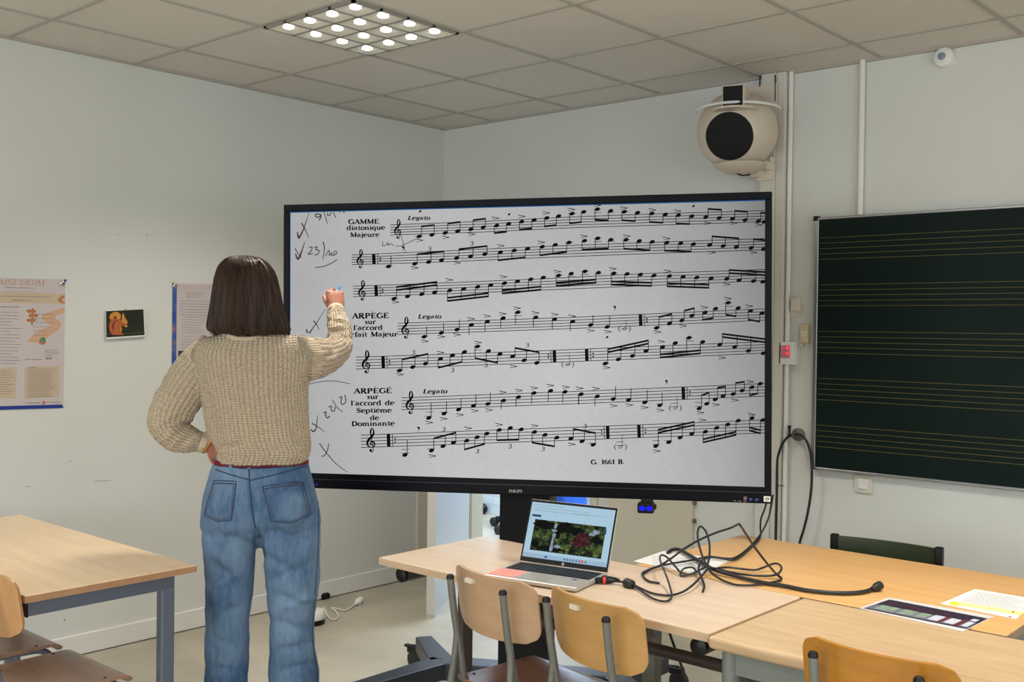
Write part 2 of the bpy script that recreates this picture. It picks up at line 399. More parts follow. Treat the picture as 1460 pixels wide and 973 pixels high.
# door opening: frame, open leaf, fixed leaf
mb = MB()
mb.box((DX0-.04, -.012, 0), (DX0+.0, .1, DH+.04)); mb.box((DX1, -.012, 0), (DX1+.05, .1, DH+.04)); mb.box((DX0-.04, -.012, DH), (DX1+.05, .1, DH+.04))
mb.box((DX0-.001, -.001, 0), (DX0+.004, .101, DH)); struct('trim_3', mb, BEIGEW)
d0 = Vector((DX0+.005, -.025, 0)); d1 = Vector((.735, -.765, 0)); dd = (d1-d0).normalized(); dn = Vector((dd.y, -dd.x, 0))
DL = (d1-d0).length
mdoor = Matrix((( dd.x, dn.x, 0, d0.x), (dd.y, dn.y, 0, d0.y), (0, 0, 1, 0), (0, 0, 0, 1)))
DOORP = mat('door_paint', (188, 190, 192), .3, var=.03)
mb = MB(); mb.box((.012, -.005, .012), (DL, .04, 2.03), mat=mdoor)
door = struct('door_1', mb, DOORP, bevel=.002)
mb = MB(); mb.box((DL-.0005, -.0055, .012), (DL+.006, .0405, 2.03), mat=mdoor); mb.box((.012, -.006, .0), (DL+.004, .041, .014), mat=mdoor)
obj('edge_strip', mb, mat('door_edge', (216, 214, 206), .4), door)
mb = MB(); mb.box((.002, 0, .012), (.012, .036, 2.03), mat=mdoor); obj('hinge_gap_shade', mb, RUBBER, door)  # black strip standing in for the shade in the hinge gap
hm = mdoor @ Matrix.Translation((DL-.07, 0, 1.03))
mb = MB()
for sgn, y0 in ((1, .04), (-1, -.005)):
    mb.tube([hm @ Vector((0, y0, 0)), hm @ Vector((0, y0+sgn*.05, 0)), hm @ Vector((-.11, y0+sgn*.05, 0))], .009, 10)
obj('handle', mb, ALU, door, smooth=True)
mb = MB(); mb.box((1.322, -.014, .01), (1.869, 0.0, 2.03)); dr2 = struct('door_2', mb, BEIGEW, bevel=.003)
mb = MB()
for zz in (.25, .56, .655, 1.8): mb.box((1.868, -.02, zz), (1.882, .0, zz+.02))
obj('hinge', mb, mat('old_screw', (120, 112, 98), .5, metal=.5), dr2)
mb = MB(); mb.box((1.30, -.018, .742), (1.312, 0, .76)); obj('latch', mb, BLACK, dr2)
# casing and pipes on the back wall
mb = MB(); mb.box((2.245, -.055, 0), (2.322, 0, H-.002)); mb.box((2.322, -.046, 0), (2.368, 0, H-.002))
struct('trim_4', mb, mat('casing_paint', (208, 204, 192), .55, var=.02), bevel=.004)
def pipe(n, xx, yy, r, z0, z1):
    mb = MB(); mb.tube([(xx, yy, z0), (xx, yy, z1)], r, 16); struct('trim_%d' % n, mb, WHITE, smooth=True)
pipe(5, 2.383, -.016, .012, 0, H-.002)
pipe(6, 2.739, -.018, .014, 2.1, H-.002)
mb = MB(); mb.box((2.715, -.006, 2.1), (2.727, 0, H-.002)); struct('trim_7', mb, BEIGEW)
# corridor beyond the doorway
CORW = mat('corridor_brick_paint', (225, 228, 232), .5, bump=.2, bscale=9)
m, nt, b = newmat('painted_brick'); L = nt.links
tc = nt.nodes.new('ShaderNodeTexCoord'); bk = nt.nodes.new('ShaderNodeTexBrick')
mp = nt.nodes.new('ShaderNodeMapping'); mp.inputs['Rotation'].default_value = (math.radians(90), 0, 0)
bk.inputs['Scale'].default_value = 3.2; bk.inputs['Mortar Size'].default_value = .02
bk.inputs['Color1'].default_value = (.74, .77, .8, 1); bk.inputs['Color2'].default_value = (.7, .74, .78, 1); bk.inputs['Mortar'].default_value = (.6, .64, .69, 1)
L.new(tc.outputs['Object'], mp.inputs['Vector']); L.new(mp.outputs['Vector'], bk.inputs['Vector']); L.new(bk.outputs['Color'], b.inputs['Base Color'])
BRICK = m
mb = MB(); mb.box((-3.2, 1.77, 0), (2.6, 1.87, H)); struct('wall_corridor', mb, BRICK)
mb = MB(); mb.box((-3.3, .1, 0), (-3.2, 1.77, H)); mb.box((2.6, .1, 0), (2.7, 1.87, H)); struct('wall_corridor_end', mb, WALL)
mb = MB(); mb.box((-3.3, .1, H), (2.7, 1.87, H+.06)); struct('ceiling_corridor', mb, TILE)
mb = MB(); mb.box((-3.2, .1, 0), (-.1, .16, H)); struct('wall_corridor_side', mb, WALL)

# ================================================================== ceiling light panels
LEDM = emis('led_glow', (255, 250, 238), 16.0)
HOUS = mat('light_housing', (150, 148, 140), .5)
REFL = mat('light_reflector', (225, 222, 210), .3, metal=.25)
def ceiling_light(ix, iy, label, detail=True):
    x0 = GX+.6*ix+.012; y1 = -(GY+.6*iy)-.012; s = .576
    t = thing('ceiling_light', (x0+s/2, y1-s/2, H), label, 'ceiling light', group='ceiling light panels')
    mb = MB(); z0 = H-.014
    mb.box((x0, y1-s, H-.003), (x0+s, y1, H-.001))
    p = s/4; rim = .014
    for k in range(5):
        c = min(max(k*p, rim/2), s-rim/2)
        mb.box((x0+c-rim/2, y1-s, z0), (x0+c+rim/2, y1, H-.001)); mb.box((x0, y1-s+c-rim/2, z0), (x0+s, y1-s+c+rim/2, H-.0012))
    obj('housing', mb, HOUS, t)
    for i in range(4):
        for j in range(4):
            cx, cy = x0+p*(i+.5), y1-s+p*(j+.5); a = p/2-rim/2-.001; q = .024
            mb = MB(); v = [(cx-a,cy-a,z0+.001),(cx+a,cy-a,z0+.001),(cx+a,cy+a,z0+.001),(cx-a,cy+a,z0+.001),(cx-q,cy-q,H-.0045),(cx+q,cy-q,H-.0045),(cx+q,cy+q,H-.0045),(cx-q,cy+q,H-.0045)]
            mb.add(v, [(0,1,5,4),(1,2,6,5),(2,3,7,6),(3,0,4,7)])
            rf = obj('reflector', mb, REFL, t)
            mb = MB(); mb.lathe([(.0, -.0125), (.008, -.012), (.016, -.010), (.0215, -.007), (.023, -.0046), (.0, -.0046)], 20, Matrix.Translation((cx, cy, H)))
            obj('led_lamp', mb, LEDM, rf)
    l = area('panel_light', (0, 0, -.02), (0, 0, 0), .5, .5, PANEL_W, (1.0, .94, .87), 122)
    l.parent = t
ceiling_light(1, 2, 'square ceiling light panel of sixteen glowing spots above the person')
for ix, iy, lb in ((5, 2, 'square light panel over the chalkboard end of the room'), (9, 2, 'square light panel nearest the right windows at the chalkboard end'),
                   (1, 7, 'square light panel along the left wall toward the rear'), (5, 7, 'square light panel in the middle of the ceiling'), (9, 7, 'square light panel beside the middle of the right windows'),
                   (5, 12, 'square light panel at the rear of the room')):
    ceiling_light(ix, iy, lb)

# ================================================================== chalkboard
BOARD = mat('green_board', (17, 31, 27), .5, var=.12, scale=2.5, spec=.12)
t = thing('chalkboard', (3.52, -.03, .908), 'dark green chalkboard ruled with yellowish music staves, in a thin aluminium frame', 'chalkboard')
bx0, bx1, bz0, bz1 = 2.545, 4.545, .918, 2.086
mb = MB(); mb.box((bx0, -.028, bz0), (bx1, -.006, bz1)); obj('writing_surface', mb, BOARD, t)
mb = MB()
mb.box((bx0-.022, -.034, bz0-.012), (bx0, -.004, bz1+.012)); mb.box((bx1, -.034, bz0-.012), (bx1+.022, -.004, bz1+.012))
mb.box((bx0-.022, -.034, bz1), (bx1+.022, -.004, bz1+.012)); mb.box((bx0-.022, -.034, bz0-.014), (bx1+.022, -.004, bz0))
obj('frame', mb, ALU, t, bevel=.003)
mb = MB(); mb.box((bx0-.028, -.037, bz1-.004), (bx0-.004, -.003, bz1+.02)); obj('corner_cap', mb, BLACK, t, bevel=.004)
zs = [2.0006, 1.8999, 1.7798, 1.6810, 1.5604, 1.4597, 1.3389, 1.2382, 1.1173, 1.0157]
mb = MB()
for a in range(5):
    for k in range(5):
        z = zs[2*a]+(zs[2*a+1]-zs[2*a])*k/4
        mb.box((bx0+.004, -.0285, z-.001), (bx1-.002, -.0279, z+.001))
obj('staff_line', mb, mat('board_line', (104, 98, 48), .8), t)

# ================================================================== small things on the back wall
t = thing('motion_sensor', (3.107, 0, 2.766), 'round white motion sensor on wall just under the ceiling', 'sensor')
RYm = Matrix.Translation((3.107, 0, 2.765)) @ Matrix.Rotation(math.radians(90), 4, 'X')
mb = MB(); mb.lathe([(.045, 0), (.046, .018), (.04, .03), (.02, .036), (0, .037)], 32, RYm); obj('housing', mb, WHITE, t, smooth=True)
mb = MB(); mb.lathe([(.017, .033), (.016, .041), (.008, .046), (0, .047)], 20, RYm @ Matrix.Translation((-.004, .002, 0))); obj('lens', mb, mat('sensor_lens', (128, 142, 150), .2), t, smooth=True)
t = thing('wall_sensor', (2.42, 0, 1.68), 'small white rounded sensor on wall between screen and chalkboard', 'sensor')
RYm = Matrix.Translation((2.412, 0, 1.672)) @ Matrix.Rotation(math.radians(90), 4, 'X')
mb = MB(); mb.lathe([(.046, 0), (.045, .012), (.0, .014)], 28, RYm); obj('base', mb, CREAM, t, smooth=True)
mb = MB(); mb.box((2.405, -.034, 1.655), (2.452, -.012, 1.722)); obj('body', mb, CREAM, t, bevel=.006)
t = thing('remote_holder', (2.47, 0, 1.5), 'beige wall remote in holder against chalkboard frame', 'remote control')
mb = MB(); mb.box((2.449, -.02, 1.502), (2.492, -.001, 1.594)); obj('body', mb, mat('beige_plastic', (206, 190, 156), .45), t, bevel=.005)
mb = MB()
for i in range(3):
    for j in range(2): mb.box((2.455+.011*i, -.0225, 1.537+.013*j), (2.463+.011*i, -.0195, 1.545+.013*j))
obj('button', mb, mat('pale_key', (230, 224, 206), .5), t)
mb = MB(); mb.tube(spline([(2.456, -.01, 1.502), (2.46, -.016, 1.484), (2.47, -.018, 1.479), (2.482, -.014, 1.486), (2.484, -.01, 1.502)], 5), .003, 8); obj('hook_ring', mb, CREAM, t, smooth=True)
t = thing('alarm_box', (2.392, 0, 1.4), 'white box with red lit lamps between screen and chalkboard', 'alarm box')
mb = MB(); mb.box((2.353, -.046, 1.398), (2.432, -.001, 1.508)); obj('housing', mb, WHITE, t, bevel=.005)
mb = MB(); mb.box((2.366, -.0475, 1.43), (2.413, -.0455, 1.489)); obj('lamp_window', mb, mat('red_window', (196, 128, 132), .3), t)
REDL = emis('red_lamp', (255, 70, 90), 1.0)
mb = MB()
for z in (1.478, 1.453):
    mb.lathe([(.009, 0), (.008, .003), (0, .0035)], 14, Matrix.Translation((2.402, -.0475, z)) @ Matrix.Rotation(math.radians(90), 4, 'X'))
    mb.box((2.372, -.0485, z-.0015), (2.386, -.0475, z+.0015))
obj('red_lamp', mb, REDL, t, smooth=True)
t = thing('wall_hook', (2.442, 0, 1.06), 'round grey hook plate on wall carrying a looped black cable', 'hook')
RYm = Matrix.Translation((2.444, 0, 1.062)) @ Matrix.Rotation(math.radians(90), 4, 'X')
mb = MB(); mb.lathe([(.032, 0), (.031, .012), (.022, .018), (0, .019)], 28, RYm); obj('plate', mb, mat('hook_grey', (112, 104, 98), .5), t, smooth=True)
mb = MB(); mb.tube([(2.444, -.015, 1.05), (2.444, -.05, 1.052), (2.444, -.058, 1.064)], .006, 10); obj('peg', mb, mat('hook_peg', (92, 86, 82), .5), t, smooth=True)
def yp(x, y, v): return pt_y(x, y, v)
mb = MB()
cb = [yp(1106, 830, -.05), yp(1106, 768, -.05), yp(1107.5, 710, -.05), yp(1108.5, 660, -.045), yp(1112, 642, -.043), yp(1119, 628, -.042), yp(1127, 621.5, -.042), yp(1137, 619.5, -.042),
      yp(1146, 624, -.042), yp(1152, 634, -.042), yp(1156, 650, -.042), yp(1157.5, 672, -.05), yp(1156.5, 700, -.05), yp(1152, 730, -.05), yp(1146, 755, -.05), yp(1139, 780, -.05), yp(1132, 830, -.05)]
mb.tube(spline(cb, 6), .0062, 10)
cbl = obj('black_cable', mb, RUBBER, smooth=True); tag(cbl, 'black cable looped over the round hook beside chalkboard', 'cable')
mb = MB(); mb.tube([yp(1125.5, 621, -.045), yp(1125.5, 613, -.045), yp(1125.5, 607, -.045)], [.005, .006, .0095], 10); obj('plug', mb, BLACK, cbl, smooth=True)
t = thing('light_switch', (2.77, 0, .82), 'cream square double frame wall switch below chalkboard', 'switch')
mb = MB(); mb.box((2.731, -.012, .818), (2.812, 0, .898)); obj('frame', mb, CREAM, t, bevel=.003)
mb = MB(); mb.box((2.748, -.018, .835), (2.795, -.01, .881)); obj('rocker', mb, WHITE, t, bevel=.004)
mb = MB(); mb.tube([yp(1109.5, 692.5, -.057), yp(1118, 693.5, -.057)], .002, 6); tag(obj('cable_tie', mb, BLACK), 'thin dark tie on the wall casing right of screen corner', 'cable tie')

# ================================================================== round loudspeaker in the corner
SC = Vector((2.213, -.225, 2.512)); SR = .19
t = thing('loudspeaker', tuple(SC), 'cream spherical loudspeaker on wall bracket with round black grille', 'loudspeaker')
vd = (CAM-SC).normalized(); rl = CR; ul = CU
gn = (vd*.93 - rl*.255 - ul*.15).normalized()
SPK = mat('speaker_shell', (206, 192, 174), .35, var=.02)
mb = MB(); mb.ball(SC, SR, 48, 30)
dcut = .151
for i, p in enumerate(mb.v):
    q = p-SC; d = q.dot(gn)
    if d > dcut: mb.v[i] = p - gn*(d-dcut)
obj('shell', mb, SPK, t, smooth=True, angle=30)
def disc_frame(c, n):
    z = n.normalized(); x = z.orthogonal().normalized(); y = z.cross(x)
    m = Matrix((x, y, z)).transposed().to_4x4(); m.translation = c; return m
mb = MB(); mb.lathe([(.112, -.003), (.112, .004), (.105, .008), (0, .009)], 48, disc_frame(SC+gn*dcut, gn)); obj('grille', mb, MATTEB, t, smooth=True, angle=30)
# square tweeter horn on top
hc = pt_t(1045, 137, (SC-CAM).dot(fwd)-.185)
hz = (vd*.95-rl*.2); hz.z = 0; hz.normalize(); hx = Vector((0,0,1)).cross(hz)
hm = Matrix((hx, hz, Vector((0,0,1)))).transposed().to_4x4(); hm.translation = hc
mb = MB(); mb.box((-.054, -.19, -.05), (.054, 0, .056), mat=hm); obj('tweeter_housing', mb, SPK, t, bevel=.008)
mb = MB(); mb.box((-.045, -.004, -.048), (.045, .004, .046), mat=hm); obj('tweeter_grille', mb, MATTEB, t)
# flat lip under the tweeter, the strap and the bottom tray
mb = MB(); mb.lathe([(.0, -.012), (.10, -.008), (.105, 0), (.06, .006), (0, .006)], 32, Matrix.Translation((hc.x-hz.x*.04, hc.y-hz.y*.04, hc.z-.055))); obj('tweeter_lip', mb, SPK, t, smooth=True)
mb = MB(); pts = []
for k in range(41):
    a = math.radians(-90+180*k/40); q = vd.copy(); q.z = 0; q.normalize(); sdv = Vector((0,0,1)).cross(q)
    pts.append(SC + (q*math.cos(a) + sdv*math.sin(a))*(.196) + Vector((0, 0, .100)))
mb.tube(pts, .0075, 10); obj('strap', mb, WHITE, t, smooth=True)
mb = MB(); mb.lathe([(.0, -.036), (.06, -.03), (.1, -.012), (.122, .002), (.128, .012), (.122, .016), (0, .016)], 40, Matrix.Translation(SC+Vector((.03, -.02, -.176)))); obj('bottom_tray', mb, SPK, t, smooth=True)
mb = MB(); mb.tube([pt_t(1049, 245.5, 5.0), pt_t(1053, 248.8, 5.0), pt_t(1060, 250.5, 5.0), pt_t(1070, 248.8, 5.0)], .0035, 8); obj('cable_tail', mb, BLACK, t, smooth=True)
mb = MB()
mb.box((2.245, -.09, 2.29), (2.32, -.055, 2.40)); mb.box((2.215, -.15, 2.335), (2.325, -.06, 2.372)); mb.box((2.25, -.16, 2.30), (2.285, -.06, 2.345))
mb.box((2.2, -.06, 2.45), (2.33, -.055, 2.76)); mb.box((2.2, -.12, 2.50), (2.3, -.05, 2.54))
obj('bracket', mb, CREAM, t, bevel=.008)
for xx_, y0_, y1_ in ((1083.5, 108, 124), (1105.5, 107, 144)):
    mb = MB(); mb.tube([pt_y(xx_, y0_, -.058), pt_y(xx_, y1_, -.058)], .004, 6); obj('cable', mb, RUBBER, t)

# ================================================================== left wall: posters and squirrel picture
XN = .0
def wl(off): return lambda px, py: pt_x(px, py, off)
POST = mat('poster_paper', (200, 190, 188), .35, coat=.3)
TAN = mat('poster_tan', (196, 178, 152), .45); ORG = mat('poster_orange', (190, 118, 74), .45); TXT = mat('poster_text', (150, 134, 134), .6); TITLE = mat('poster_title', (200, 158, 136), .5)
BLUET = mat('blue_tape', (28, 52, 142), .4)
def sheet(px, thick=.0012):
    mb = MB(); mb.prism([pt_x(x, y, .0005) for x, y in px], (thick, 0, 0)); return mb
random.seed(9)
TBLK = []
def textlines(fl, x0, x1, y0, y1, n, w, jit=.25, slope=0.02):
    fl = Flat(); TBLK.append(fl)
    for k in range(n):
        y = y0+(y1-y0)*k/max(1, n-1); x = x0; e = x1-(x1-x0)*random.random()*jit
        while x < e:
            l = random.uniform(2, 7); l = min(l, e-x); fl.line([(x, y+slope*(x-x0)), (x+l, y+slope*(x+l-x0))], w); x += l+random.uniform(.5, 1.2)
t = thing('poster', tuple(pt_x(48, 585, .0)), 'paper poster with orange signpost and winding road, blue tape along its foot', 'poster')
obj('sheet', sheet([(-38, 396), (93, 398.5), (90, 580), (-38, 585)]), POST, t)
for q in ([(-36, 415), (93, 419.5), (92.5, 433.5), (-36, 431)], [(-30, 525), (24, 524), (22, 568), (-30, 570)], [(35, 524), (85, 522), (84, 566), (35, 569)]):
    f = Flat(); f.poly(q); obj('tan_panel', f.mesh(wl(.002)), TAN, t)
f = Flat(); text(f, 'ROMNI DROM', -17, 64, 406.5, 8.0, slope=.012, heavy=.75); obj('title', f.mesh(wl(.0024)), TITLE, t)
f = Flat()
textlines(f, 7, 50, 410.3, 410.3, 1, .9, 0); textlines(f, 8, 49, 415, 415, 1, .35, 0); textlines(f, -20, 72, 422, 422, 1, .8, 0); textlines(f, 18, 44, 428, 428, 1, 1.0, 0); textlines(f, -20, 28, 437.2, 437.2, 1, 1.3, 0)
textlines(f, -20, 31, 445, 518, 17, .75, .3); textlines(f, -26, 22, 529, 562, 11, .8, .3, -.01); textlines(f, 40, 82, 527, 566, 17, .6, .3, -.01); textlines(f, 64, 85, 499, 505, 3, .8, .2); textlines(f, 36, 60, 512.5, 512.5, 1, 1.1, .0); textlines(f, 40, 55, 524, 524, 1, 1.2, .4)
textlines(f, 47, 88, 448, 478, 6, .6, .5); textlines(f, 36, 57, 574.5, 574.5, 1, 1.1, 0); textlines(f, 66, 86, 573.5, 573.5, 1, 1.1, 0); f.curve([(65, 512), (68, 508), (72, 508.5), (74, 512)], .8); f.line([(65, 511.5), (74, 511.5)], 2)
for b_ in TBLK+([f] if f.q else []): obj('text_block', b_.mesh(wl(.003)), TXT, t)
TBLK.clear()
f = Flat()
f.poly([(92.2, 438.5), (75, 444), (61, 449), (59.5, 453), (63, 458), (70, 462), (71.5, 465), (66, 468), (57, 471), (48, 477), (42, 483), (38.5, 488), (58, 489), (66, 483), (74, 477), (84, 470), (87.5, 464), (85.5, 458), (79, 455), (80, 450), (92, 446)])
obj('road', f.mesh(wl(.002)), mat('poster_road', (204, 164, 132), .45), t)
f = Flat(); f.poly([(37, 443.5), (40, 441.5), (51, 442), (51, 446.3), (40, 446.6)]); f.poly([(41, 448), (52.5, 447.5), (55, 450.2), (52.5, 452.7), (41, 452.5)]); f.poly([(37, 456.5), (40, 454.7), (51, 454.6), (51, 459), (40, 459.2)])
f.oval(60.5, 487.5, 5, 4.5); f.poly([(82, 428), (86, 423), (92.4, 421), (92.2, 424), (88, 427), (88, 429), (92, 431), (92, 433), (86, 432)])
obj('signpost', f.mesh(wl(.0026)), ORG, t)
f = Flat(); f.line([(46.3, 440), (45.5, 464)], 1.6); obj('signpost_pole', f.mesh(wl(.0024)), mat('poster_brown', (104, 72, 54), .5), t)
f = Flat(); f.oval(61, 485, 4, 4.2); obj('globe', f.mesh(wl(.0031)), mat('poster_teal', (82, 140, 116), .5, var=.5, scale=90), t)
f = Flat(); f.oval(62.5, 574.5, 2.4, 2.6); obj('stamp', f.mesh(wl(.0031)), mat('poster_red', (206, 110, 104), .5), t)
for q in ([(-38, 580.5), (88, 577.2), (91, 581.5), (88, 582), (-38, 586)], [(90.5, 401), (93, 398.2), (96, 399.5), (92, 403)]):
    f = Flat(); f.poly(q); obj('blue_tape', f.mesh(wl(.0034)), BLUET, t)
mb = MB(); mb.ball(pt_x(89.5, 404, .006), (.004, .012, .012), 12, 8); obj('magnet', mb, CHROME, t, smooth=True)

t = thing('poster', tuple(pt_x(290, 560, 0)), 'paper poster with blue painted left edge, half hidden behind the person', 'poster')
obj('sheet', sheet([(245.5, 404), (388, 407), (386, 566), (244, 556)]), POST, t)
ART = mat('painted_strip', (58, 84, 150), .45)
nt = ART.node_tree; rp = [n for n in nt.nodes if n.type == 'VALTORGB'][0]; nzn = [n for n in nt.nodes if n.type == 'TEX_NOISE'][0]; nzn.inputs['Scale'].default_value = 13
rp.color_ramp.elements[0].color = (*lin((40, 62, 150)), 1); rp.color_ramp.elements[1].color = (*lin((176, 112, 96)), 1); e = rp.color_ramp.elements.new(.5); e.color = (*lin((62, 96, 150)), 1)
f = Flat(); f.poly([(245.8, 404.5), (252.2, 404.7), (251, 556), (244.4, 555)]); obj('painted_edge', f.mesh(wl(.002)), ART, t)
f = Flat(); text(f, 'CEIJA STOJKA', 254, 321, 412.5, 5.6, slope=.02, heavy=.7); obj('title', f.mesh(wl(.0024)), TITLE, t)
f = Flat(); textlines(f, 265, 291, 417.5, 423.5, 3, .8, .3); textlines(f, 256, 318, 429.5, 449, 6, .8, .1); textlines(f, 264, 296, 452.3, 452.3, 1, .7, 0); textlines(f, 259, 292, 456, 474.5, 6, .6, .3); textlines(f, 254, 300, 480, 480, 1, .4, 0); textlines(f, 258, 296, 484, 495, 4, .6, .3)
for b_ in TBLK+([f] if f.q else []): obj('text_block', b_.mesh(wl(.003)), TXT, t)
TBLK.clear()
f = Flat(); f.rect(254, 500.5, 285, 528); obj('photograph', f.mesh(wl(.003)), mat('poster_photo', (52, 66, 60), .5, var=.8, scale=60), t)
mb = MB(); mb.ball(pt_x(250, 408, .006), (.004, .012, .012), 12, 8); obj('magnet', mb, CHROME, t, smooth=True)
f = Flat(); f.poly([(244.6, 402.8), (248, 402.2), (247.5, 404.8), (244.8, 405)]); obj('yellow_tape', f.mesh(wl(.0034)), mat('yellow_tape', (206, 176, 60), .5), t)

t = thing('framed_picture', tuple(pt_x(177, 483, 0)), 'small white mounted photo of a red squirrel on dark green', 'picture')
P = [(149.2, 442.6), (204.2, 440.8), (206.3, 480.3), (150.5, 484.2)]
mb = MB(); mb.prism([pt_x(x, y, .001) for x, y in P], (.014, 0, 0)); obj('mount', mb, mat('mount_white', (216, 218, 214), .4), t, bevel=.002)
f = Flat(); f.poly([(151.2, 444), (204.4, 441.2), (206, 478), (151.6, 481.4)]); obj('photo_ground', f.mesh(wl(.0155)), mat('photo_dark_green', (38, 42, 28), .3, var=.25, scale=20), t)
f = Flat(); f.line([(152, 476.3), (176, 475.8), (205.5, 474.2)], .7); obj('branch', f.mesh(wl(.0157)), mat('photo_branch', (98, 92, 66), .5), t)
SQ1 = mat('squirrel_red', (178, 92, 44), .5, var=.25, scale=160); SQ2 = mat('squirrel_orange', (204, 136, 54), .5, var=.2, scale=160); SQ3 = mat('squirrel_dark', (104, 48, 40), .5)
f = Flat()
f.poly([(158, 448), (162, 445.2), (168, 445), (172, 448.5), (172.5, 453), (170, 456), (167, 455), (166, 452), (163, 451), (161, 455), (157, 456), (155.8, 452)])
obj('tail_tip', f.mesh(wl(.0158)), SQ2, t)
f = Flat(); f.poly([(158.5, 456), (163, 453), (168, 455.5), (172, 455.5), (175, 458), (177, 461), (176.5, 464), (173, 466), (173, 470), (171.5, 474.5), (176, 476), (175.8, 478), (169, 478), (160, 477.5), (156, 471), (155.3, 463)])
obj('body', f.mesh(wl(.016)), SQ1, t)
f = Flat(); f.curve([(168, 457), (163, 460), (161, 466), (162, 474)], [.5, 1.8, 2.2, .6]); f.oval(164, 452.2, 1.5, 1.5); obj('dark_stripe', f.mesh(wl(.0164)), SQ3, t)
f = Flat(); f.poly([(174.3, 448), (175.5, 446.8), (177, 449.5), (178.2, 453.5), (181, 457), (182, 460.5), (180, 462.5), (176, 461.5), (173.5, 457.5), (174.2, 453)]); f.poly([(177.5, 463), (181.5, 463.4), (181.8, 466), (179.5, 467.2), (177, 465)]); f.poly([(171.5, 468), (174, 467), (173.2, 474), (171.5, 475)])
obj('head', f.mesh(wl(.0162)), SQ2, t)
f = Flat(); f.oval(177.8, 456, .55, .55); obj('eye', f.mesh(wl(.0168)), BLACK, t)
f = Flat(); f.rect(176.5, 440.2, 181, 442.2); obj('yellow_tack', f.mesh(wl(.0166)), mat('tack_yellow', (206, 180, 90), .5), t)
# scuffs on the left wall
f = Flat()
for x, y, a, b in ((168, 335, 1.2, .8), (209.5, 335, .9, 1.2), (100, 658, 2.2, .5), (146, 686, 14, .5), (40, 694, 5, .5), (92, 884, 1.3, 1.8)): f.oval(x, y, a, b, -.05)
tag(obj('wall_scuff', f.mesh(wl(.0008)), mat('scuff', (150, 148, 140), .8)), 'faint grey scuffs on the left wall', 'scuff marks', kind='stuff')
# ================================================================== the big touch screen
TVa = pt_t(404, 292, 4.37); TVb = pt_t(1101, 273, 3.95); TVc = pt_t(1101, 719, 3.95)
tx = (TVb-TVa).normalized(); tn = tx.cross((TVc-TVb).normalized()).normalized(); ty = tx.cross(-tn).normalized()
if tn.dot(CAM-TVa) < 0: tn = -tn
ty = tn.cross(tx).normalized()
if ty.z < 0: ty = -ty
TW, TH = (TVb-TVa).length, (TVc-TVb).length
TM = Matrix((tx, ty, tn)).transposed().to_4x4(); TM.translation = TVa - ty*TH      # local: x right, y up, z to the viewer, front face z=0
tv = thing('touch_screen', tuple(TVa+tx*TW/2-ty*TH-tn*.05), 'huge black framed touch screen showing a grey page of sheet music, on a trolley', 'screen')
FRAME = mat('screen_frame', (9, 11, 18), .4, spec=.12)
SI = pt_plane(414.5, 301, TVa, tn); loc = TM.inverted() @ SI
bl, bt = .028, .03
br = .026
i2 = TM.inverted() @ pt_plane(1091, 695, TVa, tn); bb = i2.y
mb = MB()
mb.box((0, TH-bt, -.06), (TW, TH, 0), mat=TM); mb.box((0, 0, -.06), (TW, bb, 0), mat=TM)
mb.box((0, bb, -.06), (bl, TH-bt, 0), mat=TM); mb.box((TW-br, bb, -.06), (TW, TH-bt, 0), mat=TM)
obj('frame', mb, FRAME, tv, bevel=.004)
mb = MB(); mb.box((.03, .03, -.085), (TW-.03, TH-.03, -.01), mat=TM); obj('back_shell', mb, BLACK, tv, bevel=.01)
m = bpy.data.materials.new('page_on_screen'); m.use_nodes = True; nt = m.node_tree; nt.nodes.remove(nt.nodes['Principled BSDF']); L = nt.links
e = nt.nodes.new('ShaderNodeEmission'); tc = nt.nodes.new('ShaderNodeTexCoord'); nz = nt.nodes.new('ShaderNodeTexNoise'); nz.inputs['Scale'].default_value = 45; nz.inputs['Detail'].default_value = 6
n2 = nt.nodes.new('ShaderNodeTexNoise'); n2.inputs['Scale'].default_value = 1.6
L.new(tc.outputs['Object'], nz.inputs['Vector']); L.new(tc.outputs['Object'], n2.inputs['Vector'])
ad = nt.nodes.new('ShaderNodeMath'); ad.operation = 'MULTIPLY_ADD'; ad.inputs[1].default_value = .55
L.new(nz.outputs['Fac'], ad.inputs[0]); L.new(n2.outputs['Fac'], ad.inputs[2])
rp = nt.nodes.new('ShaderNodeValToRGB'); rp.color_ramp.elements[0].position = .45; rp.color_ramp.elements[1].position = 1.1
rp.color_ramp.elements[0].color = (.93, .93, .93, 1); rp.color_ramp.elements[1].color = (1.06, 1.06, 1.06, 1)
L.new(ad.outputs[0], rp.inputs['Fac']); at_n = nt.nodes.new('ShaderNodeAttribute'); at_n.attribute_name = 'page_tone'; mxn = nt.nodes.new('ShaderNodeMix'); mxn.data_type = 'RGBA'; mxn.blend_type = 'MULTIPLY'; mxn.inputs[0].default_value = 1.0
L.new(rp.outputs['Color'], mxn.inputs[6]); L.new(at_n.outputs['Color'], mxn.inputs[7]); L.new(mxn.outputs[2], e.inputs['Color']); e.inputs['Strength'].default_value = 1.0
L.new(e.outputs[0], nt.nodes['Material Output'].inputs[0])
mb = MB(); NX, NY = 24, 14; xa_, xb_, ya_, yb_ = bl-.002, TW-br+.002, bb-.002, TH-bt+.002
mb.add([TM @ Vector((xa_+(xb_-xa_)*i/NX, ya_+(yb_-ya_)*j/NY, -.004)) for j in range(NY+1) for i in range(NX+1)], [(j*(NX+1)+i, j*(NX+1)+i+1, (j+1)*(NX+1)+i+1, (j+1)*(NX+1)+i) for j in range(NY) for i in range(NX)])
screen = obj('screen', mb, m, tv)
